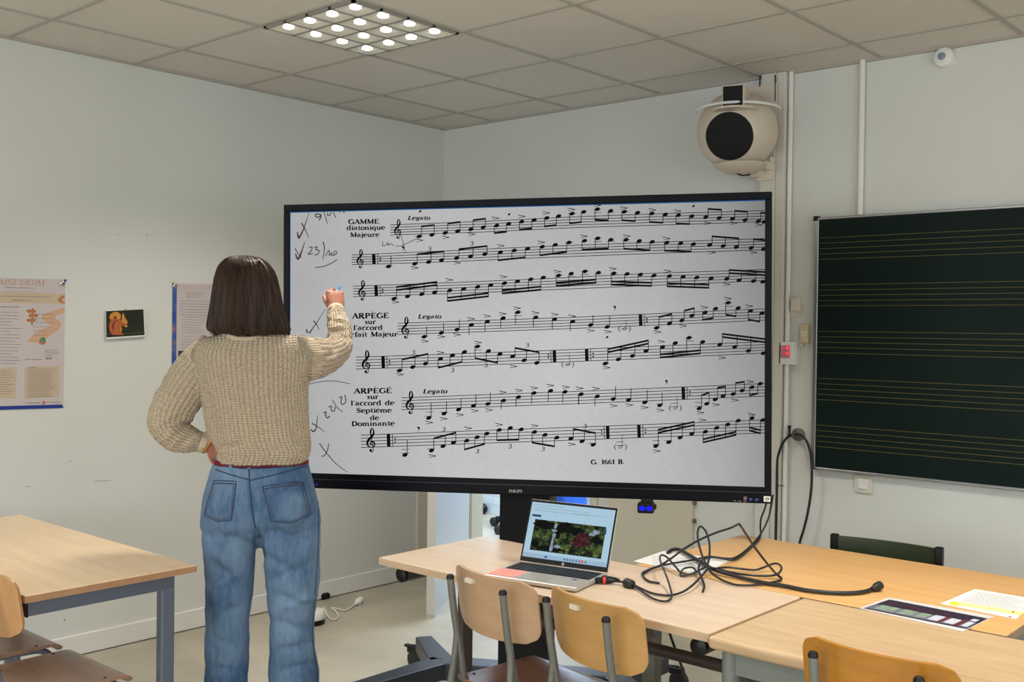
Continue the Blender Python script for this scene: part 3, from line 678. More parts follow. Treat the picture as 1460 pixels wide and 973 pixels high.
# page tone grid: greyer toward both sides, most at the upper right
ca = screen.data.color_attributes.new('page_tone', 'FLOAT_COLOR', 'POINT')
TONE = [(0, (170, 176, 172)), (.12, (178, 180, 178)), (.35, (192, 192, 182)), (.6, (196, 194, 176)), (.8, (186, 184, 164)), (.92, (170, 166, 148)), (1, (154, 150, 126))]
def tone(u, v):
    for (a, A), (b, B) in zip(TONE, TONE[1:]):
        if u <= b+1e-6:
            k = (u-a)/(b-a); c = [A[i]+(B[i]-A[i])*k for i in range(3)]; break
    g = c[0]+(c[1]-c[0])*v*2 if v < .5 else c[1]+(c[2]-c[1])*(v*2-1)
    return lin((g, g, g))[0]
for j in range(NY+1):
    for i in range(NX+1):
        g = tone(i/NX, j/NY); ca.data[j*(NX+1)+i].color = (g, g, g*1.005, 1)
EDGE_REFL = emis('blue_edge_reflection', (40, 90, 150), .8)  # blue reflection on the top and left screen edges, painted as glowing strips
mb = MB(); mb.box((bl, TH-bt-.004, -.0039), (TW-br, TH-bt, -.0036), mat=TM); mb.box((bl, bb, -.0039), (bl+.0025, TH-bt, -.0036), mat=TM); obj('edge_reflection', mb, EDGE_REFL, screen)
INK = mat('music_ink', (14, 14, 15), .9, spec=0.05)
PENC = mat('pencil_grey', (74, 74, 76), .9, spec=0.05)
def scr(off):
    p = TVa + tn*(off-.004)
    return lambda x, y: pt_plane(x, y, p, tn)
mus = Flat(); stf = Flat(); lett = Flat(); hand = Flat()
# seven staves: top line and bottom line
STV = [
 ([(556.3,320.9),(690,315.8),(820,309.3),(950,304.6),(1090,300.5)], [(558,335.2),(690,331),(820,324.7),(950,320.8),(1090,316.3)]),
 ([(501.5,363.8),(630,358.2),(770,351.8),(930,345.8),(1090,340.4)], [(502.5,377.6),(630,373.8),(770,367.6),(930,361.6),(1090,356.4)]),
 ([(503.4,408.3),(630,403.8),(770,398),(930,389.8),(1036.7,386.5),(1090,384.5)], [(504.4,423.2),(630,419.4),(770,414),(928,407.3),(1090,400.4)]),
 ([(566.8,461.2),(690,457.2),(820,452.6),(950,446.9),(1090,440.6)], [(567,477.2),(690,473.2),(820,468.5),(950,463.2),(1090,456.8)]),
 ([(507.8,509.5),(650,504.9),(800,499.4),(950,493.2),(1090,487.6)], [(509.2,526.4),(650,522),(800,516.5),(950,510.4),(1090,503.6)]),
 ([(572.5,567.6),(700,562.8),(830,558.2),(960,552.8),(1090,547.3)], [(573.8,584.5),(700,580.3),(830,575.6),(960,570.4),(1090,565)]),
 ([(514.8,620.8),(650,615.6),(800,610.3),(950,604.6),(1090,599.2)], [(516.8,638.5),(650,633.7),(800,628.5),(950,622.8),(1090,617.7)])]
def ev(pl, x):
    for (a, b), (c, d) in zip(pl, pl[1:]):
        if x <= c: return b+(d-b)*(x-a)/(c-a)
    return pl[-1][1]
for T, B in STV:
    for k in range(5):
        xs = [T[0][0]+(1090.5-T[0][0])*i/24 for i in range(25)]
        stf.line([(x, ev(T, x)+(ev(B, x)-ev(T, x))*k/4) for x in xs], .95)
def clef(s, x):
    T, B = STV[s]; g = (ev(B, x)-ev(T, x))/4; yg = ev(T, x)+3*g
    P = [(.15,-.35),(-.35,-.1),(-.2,.75),(.55,.72),(.95,.05),(.6,-.85),(-.25,-1.0),(-1.1,-.6),(-1.4,.3),(-1.0,1.35),(-.1,2.3),(.55,3.3),(.55,4.4),(.2,5.1),(-.25,4.6),(-.35,3.4),(-.05,1.6),(.35,-.6),(.5,-1.9),(.15,-2.5),(-.4,-2.3)]
    W = [.12,.3,.3,.34,.34,.3,.26,.34,.52,.6,.56,.5,.34,.2,.4,.36,.22,.2,.2,.2,.3]
    mus.curve([(x+a*g, yg-b*g) for a, b in P], [w*g*1.3 for w in W]); mus.oval(x-.35*g, yg+2.0*g, .45*g, .45*g)
for s, x in ((0, 568), (1, 514.3), (2, 517), (3, 579), (4, 523), (5, 585.5), (6, 530)): clef(s, x)
def bars(s, x, flip=False):
    T, B = STV[s]; g = (ev(B, x)-ev(T, x))/4; sl = .35
    d = -1 if flip else 1
    mus.poly([(x-2.7, ev(T, x)-.4), (x+2.2, ev(T, x)-.5), (x+2.8, ev(B, x)+.4), (x-2.1, ev(B, x)+.5)])
    mus.line([(x+d*5.3, ev(T, x)), (x+d*5.3+.6, ev(B, x))], .95)
    for k in (1.5, 2.5): mus.oval(x+d*8.9+.3, ev(T, x)+g*k, 1.25, 1.25, n=8)
for s, x, fl in ((1, 533, 0), (2, 536.3, 0), (3, 913.3, 0), (4, 546.3, 0), (4, 790.5, 1), (4, 836.5, 0), (5, 974.3, 0), (6, 554, 0), (6, 866.5, 1), (6, 911, 0)): bars(s, x, fl)
HW, HH = 3.8, 2.6
def head(x, y): mus.oval(x, y, HW, HH, -.28)
def accent(x, y): mus.line([(x-5.4, y-2.1), (x+5.4, y)], 1.0); mus.line([(x+5.4, y), (x-4.8, y+2.0)], .75)
def three(x, y): 
    f = Flat(); text(f, '3', x-3, x+3, y+3, 6.4, .2, heavy=.9); mus.q += f.q
def ledger(x, y, a=5.6): mus.line([(x-a, y+.1), (x+a, y-.3)], .75)
def block(ox, oy, sc, groups):
    def P(p): return (ox+p[0]/sc, oy+p[1]/sc)
    for g in groups:
        k = g[0]
        if k in 'ud':           # beamed group: dir, beams, (y first, y last), notes
            nb, (ya, yb), nts = g[1], g[2], [P(n) for n in g[3]]
            ya = oy+ya/sc; yb = oy+yb/sc; dx = (HW-.35)*(1 if k == 'u' else -1)
            xa, xb = nts[0][0]+dx, nts[-1][0]+dx
            for n in nts:
                head(*n); ys = ya+(yb-ya)*(n[0]+dx-xa)/max(1e-6, xb-xa)
                mus.line([(n[0]+dx, n[1]), (n[0]+dx, ys)], 1.05)
            for b in range(nb):
                o = b*4.4*(1 if k == 'u' else -1)
                mus.poly([(xa-.4, ya-1.3+o), (xb+.4, yb-1.3+o), (xb+.4, yb+1.4+o), (xa-.4, ya+1.4+o)])
        elif k == 'q':          # single stems: (x, y, stem end y)
            for n in g[1]:
                x, y = P(n); head(x, y); ye = oy+n[2]/sc; dx = (HW-.35)*(1 if ye < y else -1); mus.line([(x+dx, y), (x+dx, ye)], 1.05)
        elif k == 'h':          # bracketed half note
            x, y = P(g[1]); mus.curve([(x-2.6, y+1), (x, y-1.8), (x+2.7, y-1), (x, y+1.8), (x-2.6, y+1)], .8); mus.line([(x+2.6, y), (x+2.2, oy+g[2]/sc)], .7)
            mus.curve([(x-6, y-5), (x-8.6, y), (x-6, y+5)], [.4, 1.2, .4]); mus.curve([(x+6, y-5), (x+8.6, y), (x+6, y+5)], [.4, 1.2, .4])
        elif k == '>':
            for n in g[1]: accent(*P(n))
        elif k == '3':
            for n in g[1]: three(*P(n))
        elif k == '-':
            for n in g[1]: ledger(*P(n))
        elif k == ',':
            for n in g[1]:
                x, y = P(n); mus.oval(x, y-1.2, 1.7, 1.6); mus.curve([(x+1.2, y-1.4), (x+1.2, y+1), (x-1.4, y+4.2)], [1.4, 1.2, .3])
        elif k == '.':
            for n in g[1]: x, y = P(n); mus.oval(x, y, 2.2, 1.3, -.7)
block(540, 285, 5.214, [
 ('u',1,(198,188),[(300,273),(395,261)]), ('u',1,(177,165),[(494,247),(587,233)]), ('u',1,(152,140),[(684,220),(776,205)]),
 ('d',1,(248,238),[(877,192),(967,178)]), ('d',1,(222,212),[(1063,163),(1156,150)]), ('d',1,(198,188),[(1250,135),(1338,121)]), ('d',1,(176,165),[(1437,103),(1524,90)]),
 ('-',[(300,273),(1437,103)]), ('>',[(303,302),(497,280),(690,257),(868,138),(1063,124),(1246,99),(1432,72)]), ('.',[(308,86),(970,108)]), (',',[(180,358)]),
 ('q',[(73,496,418)]), ('u',1,(405,384),[(268,476),(371,463),(467,449)]), ('u',1,(368,344),[(578,434),(683,420),(788,405)]),
 ('d',1,(450,428),[(905,390),(1008,377),(1107,364)]), ('d',1,(413,388),[(1216,349),(1313,335),(1415,318)]),
 ('-',[(73,496),(1415,318)]), ('3',[(375,366),(688,326)]), ('>',[(268,507),(582,470),(907,343),(1209,317)])])
block(820, 285, 5.214, [
 ('d',1,(150,152),[(166,70),(265,82)]), ('d',1,(152,158),[(366,89),(465,96)]), ('d',1,(165,170),[(571,102),(671,109)]), ('d',1,(177,180),[(768,115),(868,122)]),
 ('u',1,(68,74),[(970,130),(1070,136)]), ('u',1,(82,89),[(1169,142),(1263,151)]), ('u',1,(95,101),[(1362,160),(1405,165)]),
 ('-',[(166,70),(166,96),(265,95),(366,89)]), ('>',[(164,42),(362,62),(574,76),(762,84),(984,174),(1178,174),(1365,187)]), ('.',[(880,47)]),
 ('d',1,(371,361),[(70,305),(168,287),(266,297)]), ('d',1,(364,375),[(379,298),(477,306),(574,313)]), ('d',1,(378,385),[(682,318),(785,324),(880,330)]),
 ('u',1,(272,287),[(1000,337),(1100,344),(1198,352)]), ('u',1,(293,301),[(1308,358),(1400,368)]),
 ('-',[(168,287),(168,312),(379,298),(266,310)]), ('>',[(66,272),(385,272),(680,289),(1016,393),(1325,393)])])
block(490, 335, 5.214, [
 ('u',2,(388,350),[(375,475),(474,458),(580,442),(676,428)]), ('d',2,(492,457),[(789,414),(893,402),(997,387),(1094,374)]), ('d',2,(436,408),[(1196,360),(1293,346),(1391,331),(1484,318)]),
 ('-',[(375,475)]), ('>',[(384,501),(785,336),(1188,313)])])
block(770, 335, 4.424, [
 ('d',2,(322,302),[(117,257),(197,245),(283,231),(368,239)]), ('d',2,(314,322),[(465,243),(549,247),(634,251),(719,257)]), ('d',2,(325,334),[(817,260),(903,265),(990,269),(1080,274)]),
 ('u',2,(222,235),[(1177,278),(1255,287),(1346,292),(1405,296)]),
 ('-',[(117,257),(197,262),(283,231),(283,250),(368,246),(465,243)]), ('>',[(109,233),(459,215),(805,230),(1177,313)])])
block(560, 425, 5.615, [
 ('q',[(252,311,228),(388,280,200),(514,254,170),(630,216,298),(758,189,272),(884,162,242),(1002,115,213),(1145,156,234),(1296,171,250),(1441,189,267)]),
 ('-',[(252,309),(1002,115),(1002,143)]), ('>',[(256,348),(389,312),(514,296),(628,169),(756,147),(880,128),(996,83),(1142,121),(1297,134),(1435,148)])])
block(820, 425, 5.214, [
 ('q',[(115,202,128),(238,216,136)]), ('h',(367,231),168), (',',[(293,72)]), ('>',[(117,245),(243,252),(613,254),(803,209),(962,72),(1136,6),(1295,62)]), ('-',[(367,230,),(606,223),(1137,38),(1144,64)]), ('.',[(238,292)]),
 ('u',1,(142,120),[(606,223),(701,191)]), ('u',1,(96,76),[(793,168),(868,132)]), ('d',1,(163,150),[(966,108),(1045,80)]), ('d',1,(124,137),[(1138,36),(1213,75)]), ('d',1,(160,177),[(1305,96),(1390,113)])])
block(500, 475, 4.867, [
 ('u',1,(185,145),[(339,261),(430,237),(519,213)]), ('d',1,(242,200),[(624,179),(707,155),(790,132)]), ('d',1,(175,207),[(880,94),(957,125),(1036,147)]), ('u',1,(104,135),[(1124,163),(1203,190),(1291,208)]),
 ('-',[(339,261),(880,94),(880,118)]), ('3',[(432,135),(704,258),(934,225),(1223,86)]), ('>',[(341,289),(624,137),(884,67),(1129,233)])])
block(800, 465, 4.867, [
 ('h',(47,268),198), ('u',2,(162,100),[(307,261),(397,232),(495,208),(589,173)]), ('d',2,(219,190),[(705,146),(793,119),(888,82),(983,111)]), ('u',2,(55,92),[(1102,129),(1205,145),(1300,173),(1403,190)]),
 ('-',[(47,268),(307,262),(888,82),(893,105)]), ('>',[(315,290),(695,109),(1117,222)])])
block(560, 540, 5.214, [
 ('q',[(267,294,183),(381,261,170),(489,231,152),(600,203,118),(707,189,103),(824,164,226),(935,138,210),(1050,108,190),(1174,91,174),(1281,99,182),(1401,117,193)]),
 ('-',[(275,250),(267,281),(381,250)]), ('>',[(272,328),(379,300),(500,271),(610,241),(716,235),(818,103),(937,90),(1051,72),(1172,53),(1287,65),(1391,74)])])
block(820, 530, 5.214, [
 ('q',[(43,169,246),(165,185,258),(283,205,110),(397,211,124),(518,230,138),(629,252,157)]), ('h',(745,272),186), (',',[(678,76)]),
 ('-',[(629,241),(740,237),(740,262),(920,231),(922,259)]), ('>',[(34,126),(155,128),(286,256),(403,250),(517,269),(634,289),(932,307),(1048,248),(1187,214),(1300,77)]),
 ('u',1,(178,156),[(922,275),(978,240)]), ('u',1,(120,112),[(1041,208),(1100,182)]), ('u',1,(86,76),[(1175,168),(1241,142)]), ('d',1,(178,163),[(1315,117),(1376,91)])])
block(500, 590, 4.867, [
 ('q',[(376,288,180)]), (',',[(470,104)]), ('u',1,(172,132),[(560,257),(640,227),(713,202)]), ('d',1,(250,211),[(806,188),(878,164),(945,139)]), ('d',1,(185,181),[(1031,114),(1108,100),(1184,110)]), ('d',1,(201,228),[(1276,128),(1349,148),(1431,167)]),
 ('-',[(380,250),(380,275),(556,245)]), ('3',[(643,110),(876,262),(1103,228),(1332,246)]), ('>',[(566,295),(815,103),(1030,78),(1277,86)])])
block(800, 590, 4.867, [
 ('u',1,(106,136),[(68,173),(145,193),(222,217)]), ('h',(412,233),145), ('u',2,(112,58),[(657,226),(747,199),(825,167),(907,140)]), ('d',2,(200,148),[(1002,126),(1081,99),(1157,76),(1230,49)]), ('d',2,(118,137),[(1325,32),(1400,45)]),
 ('-',[(215,207),(408,197),(410,222),(660,189),(660,214),(745,188)]), ('3',[(164,88)]), ('>',[(74,214),(664,261),(982,46),(1322,9)])])
# printed words
for s, a, b, base, cap, sh in (('GAMME', 496.5, 541, 319.6, 6.6, 0), ('diatonique', 494.3, 549, 328.2, 6.4, 0), ('Majeure', 499.3, 541, 338.2, 6.4, 0), ('Legato', 580.9, 612.8, 313.8, 5.6, .3),
      ('ARPÈGE', 502, 555, 454.4, 7.4, 0), ('sur', 519.8, 536.2, 462.5, 6.8, 0), ("l'accord", 503.7, 546, 471, 6.8, 0), ('rfait Majeur', 499.8, 567.5, 480.6, 6.8, 0), ('Legato', 595.4, 628.8, 454.7, 6, .3),
      ('ARPÈGÉ', 504.6, 559, 561.4, 7.2, 0), ('sur', 523, 540, 569.4, 6.8, 0), ("l'accord de", 499.9, 562.5, 578.6, 6.8, 0), ('Septième', 507.7, 558.5, 589, 6.8, 0), ('de', 527.8, 540.4, 599.3, 6.8, 0), ('Dominante', 501, 562.8, 607.9, 6.8, 0),
      ('Legato', 602.4, 637.3, 561.5, 6.2, .3), ('G. 1661 B.', 842.3, 890.6, 662.5, 6.6, 0)):
    text(lett, s, a, b, base, cap, sh, slope=-.012, heavy=1.45)
# pencilled notes
def pen(ox, oy, sc, pts, w):
    h = Flat(); h.curve([(ox+x/sc, oy+y/sc) for x, y in pts], [q*1.6 for q in w] if isinstance(w, list) else w*1.55, 5); obj('pencil_note', h.mesh(scr(.0008)), PENC, screen)
o = (405, 290, 7.3)
for pts, w in (([(140,300),(145,340),(158,357),(205,262),(240,160),(262,92)], [1.1,1.4,1.6,1.1,.6,.4]), ([(180,205),(215,265),(258,360)], [1.2,1,.5]), ([(375,115),(335,112),(328,135),(355,147),(380,128),(384,112),(382,150),(362,176)], 1.1),
   ([(410,82),(430,140),(450,212)], .7), ([(456,98),(452,122),(475,126),(490,96)], .9), ([(512,92),(525,120),(540,150)], .8), ([(575,84),(580,100)], .7), ([(610,92),(635,96)], .9),
   ([(120,520),(135,572),(155,570),(190,480),(215,402)], [.9,1.5,1.8,1.1,.5]), ([(115,470),(150,530),(190,570)], [.9,.7,.4]), ([(258,462),(290,455),(285,490),(250,530),(300,524)], .9), ([(310,457),(345,455),(330,482),(365,492),(350,530),(315,540)], .9),
   ([(405,400),(420,470),(405,590)], [1.1,.9,.6]), ([(435,550),(460,495),(470,500),(472,545),(500,508)], .8), ([(500,510),(495,540),(530,537),(550,510),(525,500),(518,540)], .8), ([(325,668),(400,660),(470,635),(555,588)], .8),
   ([(1030,400),(1025,440),(1060,435),(1080,410),(1085,440),(1110,420),(1140,440)], .7), ([(1160,445),(1210,445),(1250,430),(1370,375)], .6), ([(1215,330),(1240,410),(1262,510)], .55)): pen(*o, pts, w)
o = (405, 430, 7.3)
for pts, w in (([(232,290),(245,330)], 1.3), ([(262,332),(340,220),(430,80)], [1.2,.7,.4]), ([(305,200),(335,237),(365,295)], [1.0,.8,.4]), ([(205,878),(330,845),(480,828),(600,840),(690,860)], .6)): pen(*o, pts, w)
o = (430, 540, 6.485)
for pts, w in (([(85,470),(110,490),(135,455),(148,340)], [1,1.2,.9,.5]), ([(95,415),(140,440),(215,495)], [1.1,.8,.4]), ([(200,320),(225,310),(222,340),(240,366),(262,345)], 1), ([(250,265),(276,256),(274,290),(300,302),(312,260)], .9), ([(285,195),(330,270),(380,308)], .7),
   ([(345,180),(372,170),(364,215),(378,240),(408,215),(400,150)], .9), ([(165,600),(215,670),(300,770),(370,830),(430,868)], [.9,.8,.7,.6,.4]), ([(250,600),(240,660),(210,715),(180,715)], [.6,.8,.8,.6])): pen(*o, pts, w)
obj('music_staff', stf.mesh(scr(.0004)), INK, screen); obj('printed_note', mus.mesh(scr(.0006)), INK, screen)
obj('printed_text', lett.mesh(scr(.0005)), INK, screen)
# maker's name, ports, sticker and indicator on the lower bar
def fr(off):
    p = TVa + tn*off
    return lambda x, y: pt_plane(x, y, p, tn)
f = Flat(); text(f, 'PHILIPS'.replace('H', 'H'), 725.6, 744.4, 702.6, 4.2, slope=.02, heavy=1.0); obj('maker_name', f.mesh(fr(.0006)), mat('logo_silver', (176, 174, 170), .4), tv)
f = Flat(); f.poly([(1089, 707.8), (1098.5, 708.2), (1098.4, 716.2), (1088.9, 715.6)]); st = obj('white_sticker', f.mesh(fr(.0006)), WHITE, tv)
f = Flat(); f.curve([(1091, 710.6), (1095, 710.2), (1096.5, 712), (1094, 713.6), (1091, 713)], .8); f.line([(1091.5, 711.6), (1096, 711.9)], .8); obj('sticker_mark', f.mesh(fr(.001)), BLACK, st)
f = Flat(); f.rect(1060.2, 708.4, 1064.8, 713.4); f.rect(1052.5, 714.2, 1057, 715.6); f.rect(1060, 714.8, 1064, 716.2); f.rect(1046, 713.8, 1049.5, 715)
obj('port', f.mesh(fr(.0006)), mat('port_grey', (112, 100, 92), .5), tv)
f = Flat(); f.rect(1068, 710.6, 1072.6, 714); f.rect(1076.6, 711.2, 1081.6, 714.6); obj('blue_port', f.mesh(fr(.0007)), mat('port_blue', (46, 62, 128), .4), tv)
f = Flat(); f.oval(451.5, 691, 1.8, 1.9); obj('indicator_lamp', f.mesh(fr(.0007)), emis('indicator_blue', (28, 34, 150), 1.0), tv)
# long groove along the lower bar
f = Flat(); f.line([pp for pp in ((440, 683.5), (760, 692.5), (1098, 703.2))], .8); obj('seam', f.mesh(fr(.0006)), mat('seam_grey', (52, 52, 56), .4), tv)

# sensor bar hanging under the screen
t = thing('sensor_camera', tuple(pt_t(922, 722, 4.09)), 'small black camera with two glowing blue lenses under the screen frame', 'camera')
cm = Matrix((tx, -tn, Vector((0,0,1)))).transposed().to_4x4(); cm.translation = pt_plane(921.5, 722, TVa-tn*.01, tn)
mb = MB(); mb.box((-.033, -.02, -.026), (.03, .03, .014), mat=cm); obj('housing', mb, BLACK, t, bevel=.006)
mb = MB(); mb.box((-.02, -.012, .012), (.025, .03, .03), mat=cm); mb.box((.028, -.005, -.012), (.038, .02, .006), mat=cm); obj('mount', mb, BLACK, t, bevel=.003)
mb = MB()
for s in (-.0135, .0135): mb.ball(cm @ Vector((s-.001, -.02, -.006)), (.0115, .004, .009), 16, 8, frame=cm.to_3x3())
obj('lens', mb, emis('blue_lens', (24, 30, 255), 1.6), t, smooth=True)

# ------------------------------------------------------------------ trolley under the screen
TR = mat('trolley_paint', (56, 60, 68), .4, metal=.2)
bz = .165
ctr = TVa + tx*TW/2; cxy = Vector((ctr.x, ctr.y, 0)); hx_ = Vector((tx.x, tx.y, 0)).normalized(); hy_ = Vector((-tn.x, -tn.y, 0)).normalized()   # hy_ = away from viewer
colc = pt_t(749, 800, 4.3); colc.z = 0
t = thing('screen_trolley', tuple(colc), 'black column and wide grey castor base carrying the big screen', 'trolley')
TMt = Matrix((hx_, hy_, Vector((0,0,1)))).transposed().to_4x4(); TMt.translation = colc
mb = MB(); mb.box((-.1, -.045, .1), (.1, .055, 1.45), mat=TMt); obj('column', mb, MATTEB, t, bevel=.004)
mb = MB(); mb.box((.1, -.03, .12), (.118, .04, 1.3), mat=TMt); mb.box((-.45, -.03, 1.15), (.45, .02, 1.65), mat=TMt); obj('mounting_rail', mb, mat('rail_dark', (46, 46, 50), .5), t)
jl = pt_z(630, 940, bz); jr_l = TMt.inverted() @ jl
bw = abs(jr_l.x); by = jr_l.y
tipb = TMt.inverted() @ pt_z(604, 907, bz); tipf = TMt.inverted() @ pt_z(519, 973, bz)
def bar_between(mb, a, b, w0, w1, z0, z1):
    a = Vector((a[0], a[1], 0)); b = Vector((b[0], b[1], 0)); d = (b-a).normalized(); n = Vector((-d.y, d.x, 0))
    q = [a-n*w0/2, a+n*w0/2, b+n*w1/2, b-n*w1/2]
    mb.prism([TMt @ Vector((p.x, p.y, z0)) for p in q], Vector((0, 0, z1-z0)))
mb = MB(); bar_between(mb, (-bw, by), (bw, by), .105, .105, bz-.075, bz); obj('cross_beam', mb, TR, t, bevel=.006)
tips = []
for s in (-1, 1):
    for tp, q in ((tipb, 'back'), (tipf, 'front')):
        e = Vector((s*abs(tp.x), tp.y)); dv = (Vector((e.x, e.y)) - Vector((s*bw, by)))
        if q == 'back' and dv.length < .2: dv = dv.normalized()*.24
        if q == 'front': dv = dv.normalized()*max(dv.length, .5)
        e = Vector((s*bw, by))+dv
        mb = MB(); bar_between(mb, (s*bw, by), e, .11, .075, bz-.07, bz-.001); obj('leg', mb, TR, t, bevel=.006)
        tips.append(e)
wl_ = TMt.inverted() @ pt_z(586, 950, 0.0)
off_c = Vector((abs(wl_.x)-tips[0].x*-1, wl_.y-tips[0].y))
for n_, e in enumerate(tips):
    sx_ = -1 if n_ < 2 else 1; sy_ = 1 if n_ % 2 == 0 else -1
    c = TMt @ Vector((e.x+sx_*min(.06, max(.0, off_c.x)), e.y+sy_*max(-.08, min(.05, off_c.y)), 0)); k = MB()
    k.tube([c+Vector((0,0,.085)), c+Vector((0,0,bz-.06))], .012, 10); k.box((c.x-.03, c.y-.018, .07), (c.x+.03, c.y+.018, .1))
    ca = obj('castor', k, BLACK, t, bevel=.003)
    k = MB(); wmx = Matrix.Translation(c+Vector((.012, .02, .042))) @ Matrix.Rotation(math.radians(90), 4, 'X')
    k.lathe([(.0, 0), (.034, .0), (.042, .006), (.042, .034), (.034, .04), (0, .04)], 24, wmx); obj('wheel', k, RUBBER, ca, smooth=True)
    k = MB(); k.box((c.x-.055, c.y-.012, .088), (c.x-.01, c.y+.012, .1)); obj('brake_lever', k, BLACK, ca, bevel=.003)

# ================================================================== tables
WA = wood('beech_laminate_warm', (214, 184, 144), (232, 206, 168), .34, 'X'); WAE = wood('beech_edge', (158, 118, 84), (176, 134, 98), .5, 'X')
WB = wood('beech_laminate_pale', (208, 182, 154), (226, 203, 177), .3, 'X'); WBE = wood('pale_edge', (196, 166, 132), (214, 186, 154), .5, 'X')
WC = wood('orange_laminate', (216, 166, 104), (232, 186, 124), .34, 'X'); WCE = wood('brown_edge', (146, 120, 92), (164, 136, 106), .5, 'X')
WD = wood('varnished_beech', (186, 154, 114), (212, 184, 146), .36, 'X', stretch=12); WDE = wood('varnished_edge', (214, 176, 128), (234, 204, 164), .4, 'X')
def top_parts(t, lo, hi, wtop, wedge, r=.003):
    mb = MB(); mb.box(lo, hi); o = obj('tabletop', mb, wtop, t, bevel=r)
    mb = MB(); x0, y0, z0 = lo; x1, y1, z1 = hi; e = .0012; zt = z1-.002-r*.4
    mb.box((x0-e, y0-e, z0+.001), (x1+e, y0+.001, zt)); mb.box((x0-e, y1-.001, z0+.001), (x1+e, y1+e, zt)); mb.box((x0-e, y0, z0+.001), (x0+.001, y1, zt)); mb.box((x1-.001, y0, z0+.001), (x1+e, y1, zt))
    obj('edge_band', mb, wedge, o)
TZ = .76
def leg_frame(t, xx, yr0, yr1, yl, metal, cap, w=.03, h=.055, round_=False, z1=TZ-.024, lw=.056, caps=2):
    mb = MB()
    if round_: mb.tube([(xx, yr0, z1-h/2), (xx, yr1, z1-h/2)], h/2, 20)
    else: mb.box((xx-w/2, yr0, z1-h), (xx+w/2, yr1, z1))
    o = obj('rail', mb, metal, t, smooth=round_, bevel=0 if round_ else .004)
    for yv, s in ((yr0, -1), (yr1, 1))[:caps]:
        mb = MB()
        if round_: mb.lathe([(0, 0), (h/2+.001, 0), (h/2, .012), (h/4, .018), (0, .019)], 20, Matrix.Translation((xx, yv, z1-h/2)) @ Matrix.Rotation(math.radians(90*s), 4, 'X') @ Matrix.Scale(-1, 4, (0, 0, 1)))
        else: mb.box((xx-w/2-.001, min(yv, yv+s*.006), z1-h-.001), (xx+w/2+.001, max(yv, yv+s*.006), z1+.0005))
        obj('end_cap', mb, cap, o, smooth=round_)
    mb = MB(); mb.box((xx-w/2, yl-lw/2, .03), (xx+w/2, yl+lw/2, z1-h+.004)); obj('leg', mb, metal, t, bevel=.006)
    mb = MB(); mb.box((xx-w/2, yr0, .008), (xx+w/2, yr1, .045)); obj('foot', mb, metal, t, bevel=.006)
t = thing('table', (1.03, -3.08, 0), 'beech topped school table on blue-grey legs in front of left wall', 'table', group='school tables')
A0, A1 = (.375, -3.363, TZ-.024), (1.686, -2.801, TZ)
top_parts(t, A0, A1, WA, WAE)
for xx in (1.615, .45): leg_frame(t, xx, -3.33, -2.846, -2.87, BLUEM, BLACK, w=.034, lw=.05, caps=1)
mb = MB(); mb.box((.45, -2.88, .68), (1.615, -2.86, .732)); obj('crossbar', mb, BLUEM, t)
t = thing('table', (2.675, -2.03, 0), 'pale beech table carrying the laptop, dark round rails beneath', 'table', group='school tables')
top_parts(t, (2.024, -2.298, TZ-.026), (3.328, -1.772, TZ), WB, WBE)
for xx in (2.105, 3.28): leg_frame(t, xx, -2.26, -1.81, -1.95, BROWNM, BLACK, h=.05, round_=True, z1=TZ-.028)
mb = MB(); mb.tube([(2.105, -1.95, .556), (3.28, -1.95, .556)], .019, 16); obj('crossbar', mb, BROWNM, t, smooth=True)
t = thing('table', (3.31, -1.4, 0), 'large orange laminate table in front of chalkboard wall', 'table', group='school tables')
top_parts(t, (2.72, -1.762, TZ-.026), (3.912, -1.035, TZ), WC, WCE)
for xx in (2.765, 3.867):
    for yy in (-1.72, -1.08):
        mb = MB(); mb.box((xx-.025, yy-.025, 0), (xx+.025, yy+.025, TZ-.026)); obj('leg', mb, GREYM, t, bevel=.005)
mb = MB(); mb.box((2.79, -1.735, TZ-.08), (3.84, -1.705, TZ-.027)); mb.box((2.79, -1.095, TZ-.08), (3.84, -1.065, TZ-.027)); mb.box((2.75, -1.7, TZ-.08), (2.78, -1.1, TZ-.027)); mb.box((3.852, -1.7, TZ-.08), (3.882, -1.1, TZ-.027)); obj('apron', mb, GREYM, t)
t = thing('table', (4.0, -2.06, 0), 'varnished beech table with rounded edge and grey-green legs, nearest on the right', 'table', group='school tables')
mb = MB(); mb.box((3.337, -2.325, TZ-.034), (4.66, -1.772, TZ)); obj('tabletop', mb, WD, t, bevel=.014, seg=4)
mb = MB(); mb.lathe([(0, 0), (.009, 0), (.009, .003), (0, .004)], 16, Matrix.Translation((3.3365, -2.306, TZ-.016)) @ Matrix.Rotation(math.radians(-90), 4, 'Y')); obj('edge_plug', mb, WCE, t)
for xx in (3.382, 4.61):
    for yy in (-2.275, -1.83):
        mb = MB(); mb.tube([(xx, yy, 0), (xx, yy, TZ-.033)], .023, 20); obj('leg', mb, GREENM, t, smooth=True)
mb = MB()
mb.box((3.39, -2.286, TZ-.098), (4.6, -2.262, TZ-.036)); mb.box((3.39, -1.842, TZ-.098), (4.6, -1.818, TZ-.036)); mb.box((3.37, -2.27, TZ-.098), (3.394, -1.83, TZ-.036)); mb.box((4.598, -2.27, TZ-.098), (4.622, -1.83, TZ-.036))
obj('apron', mb, GREENM, t)

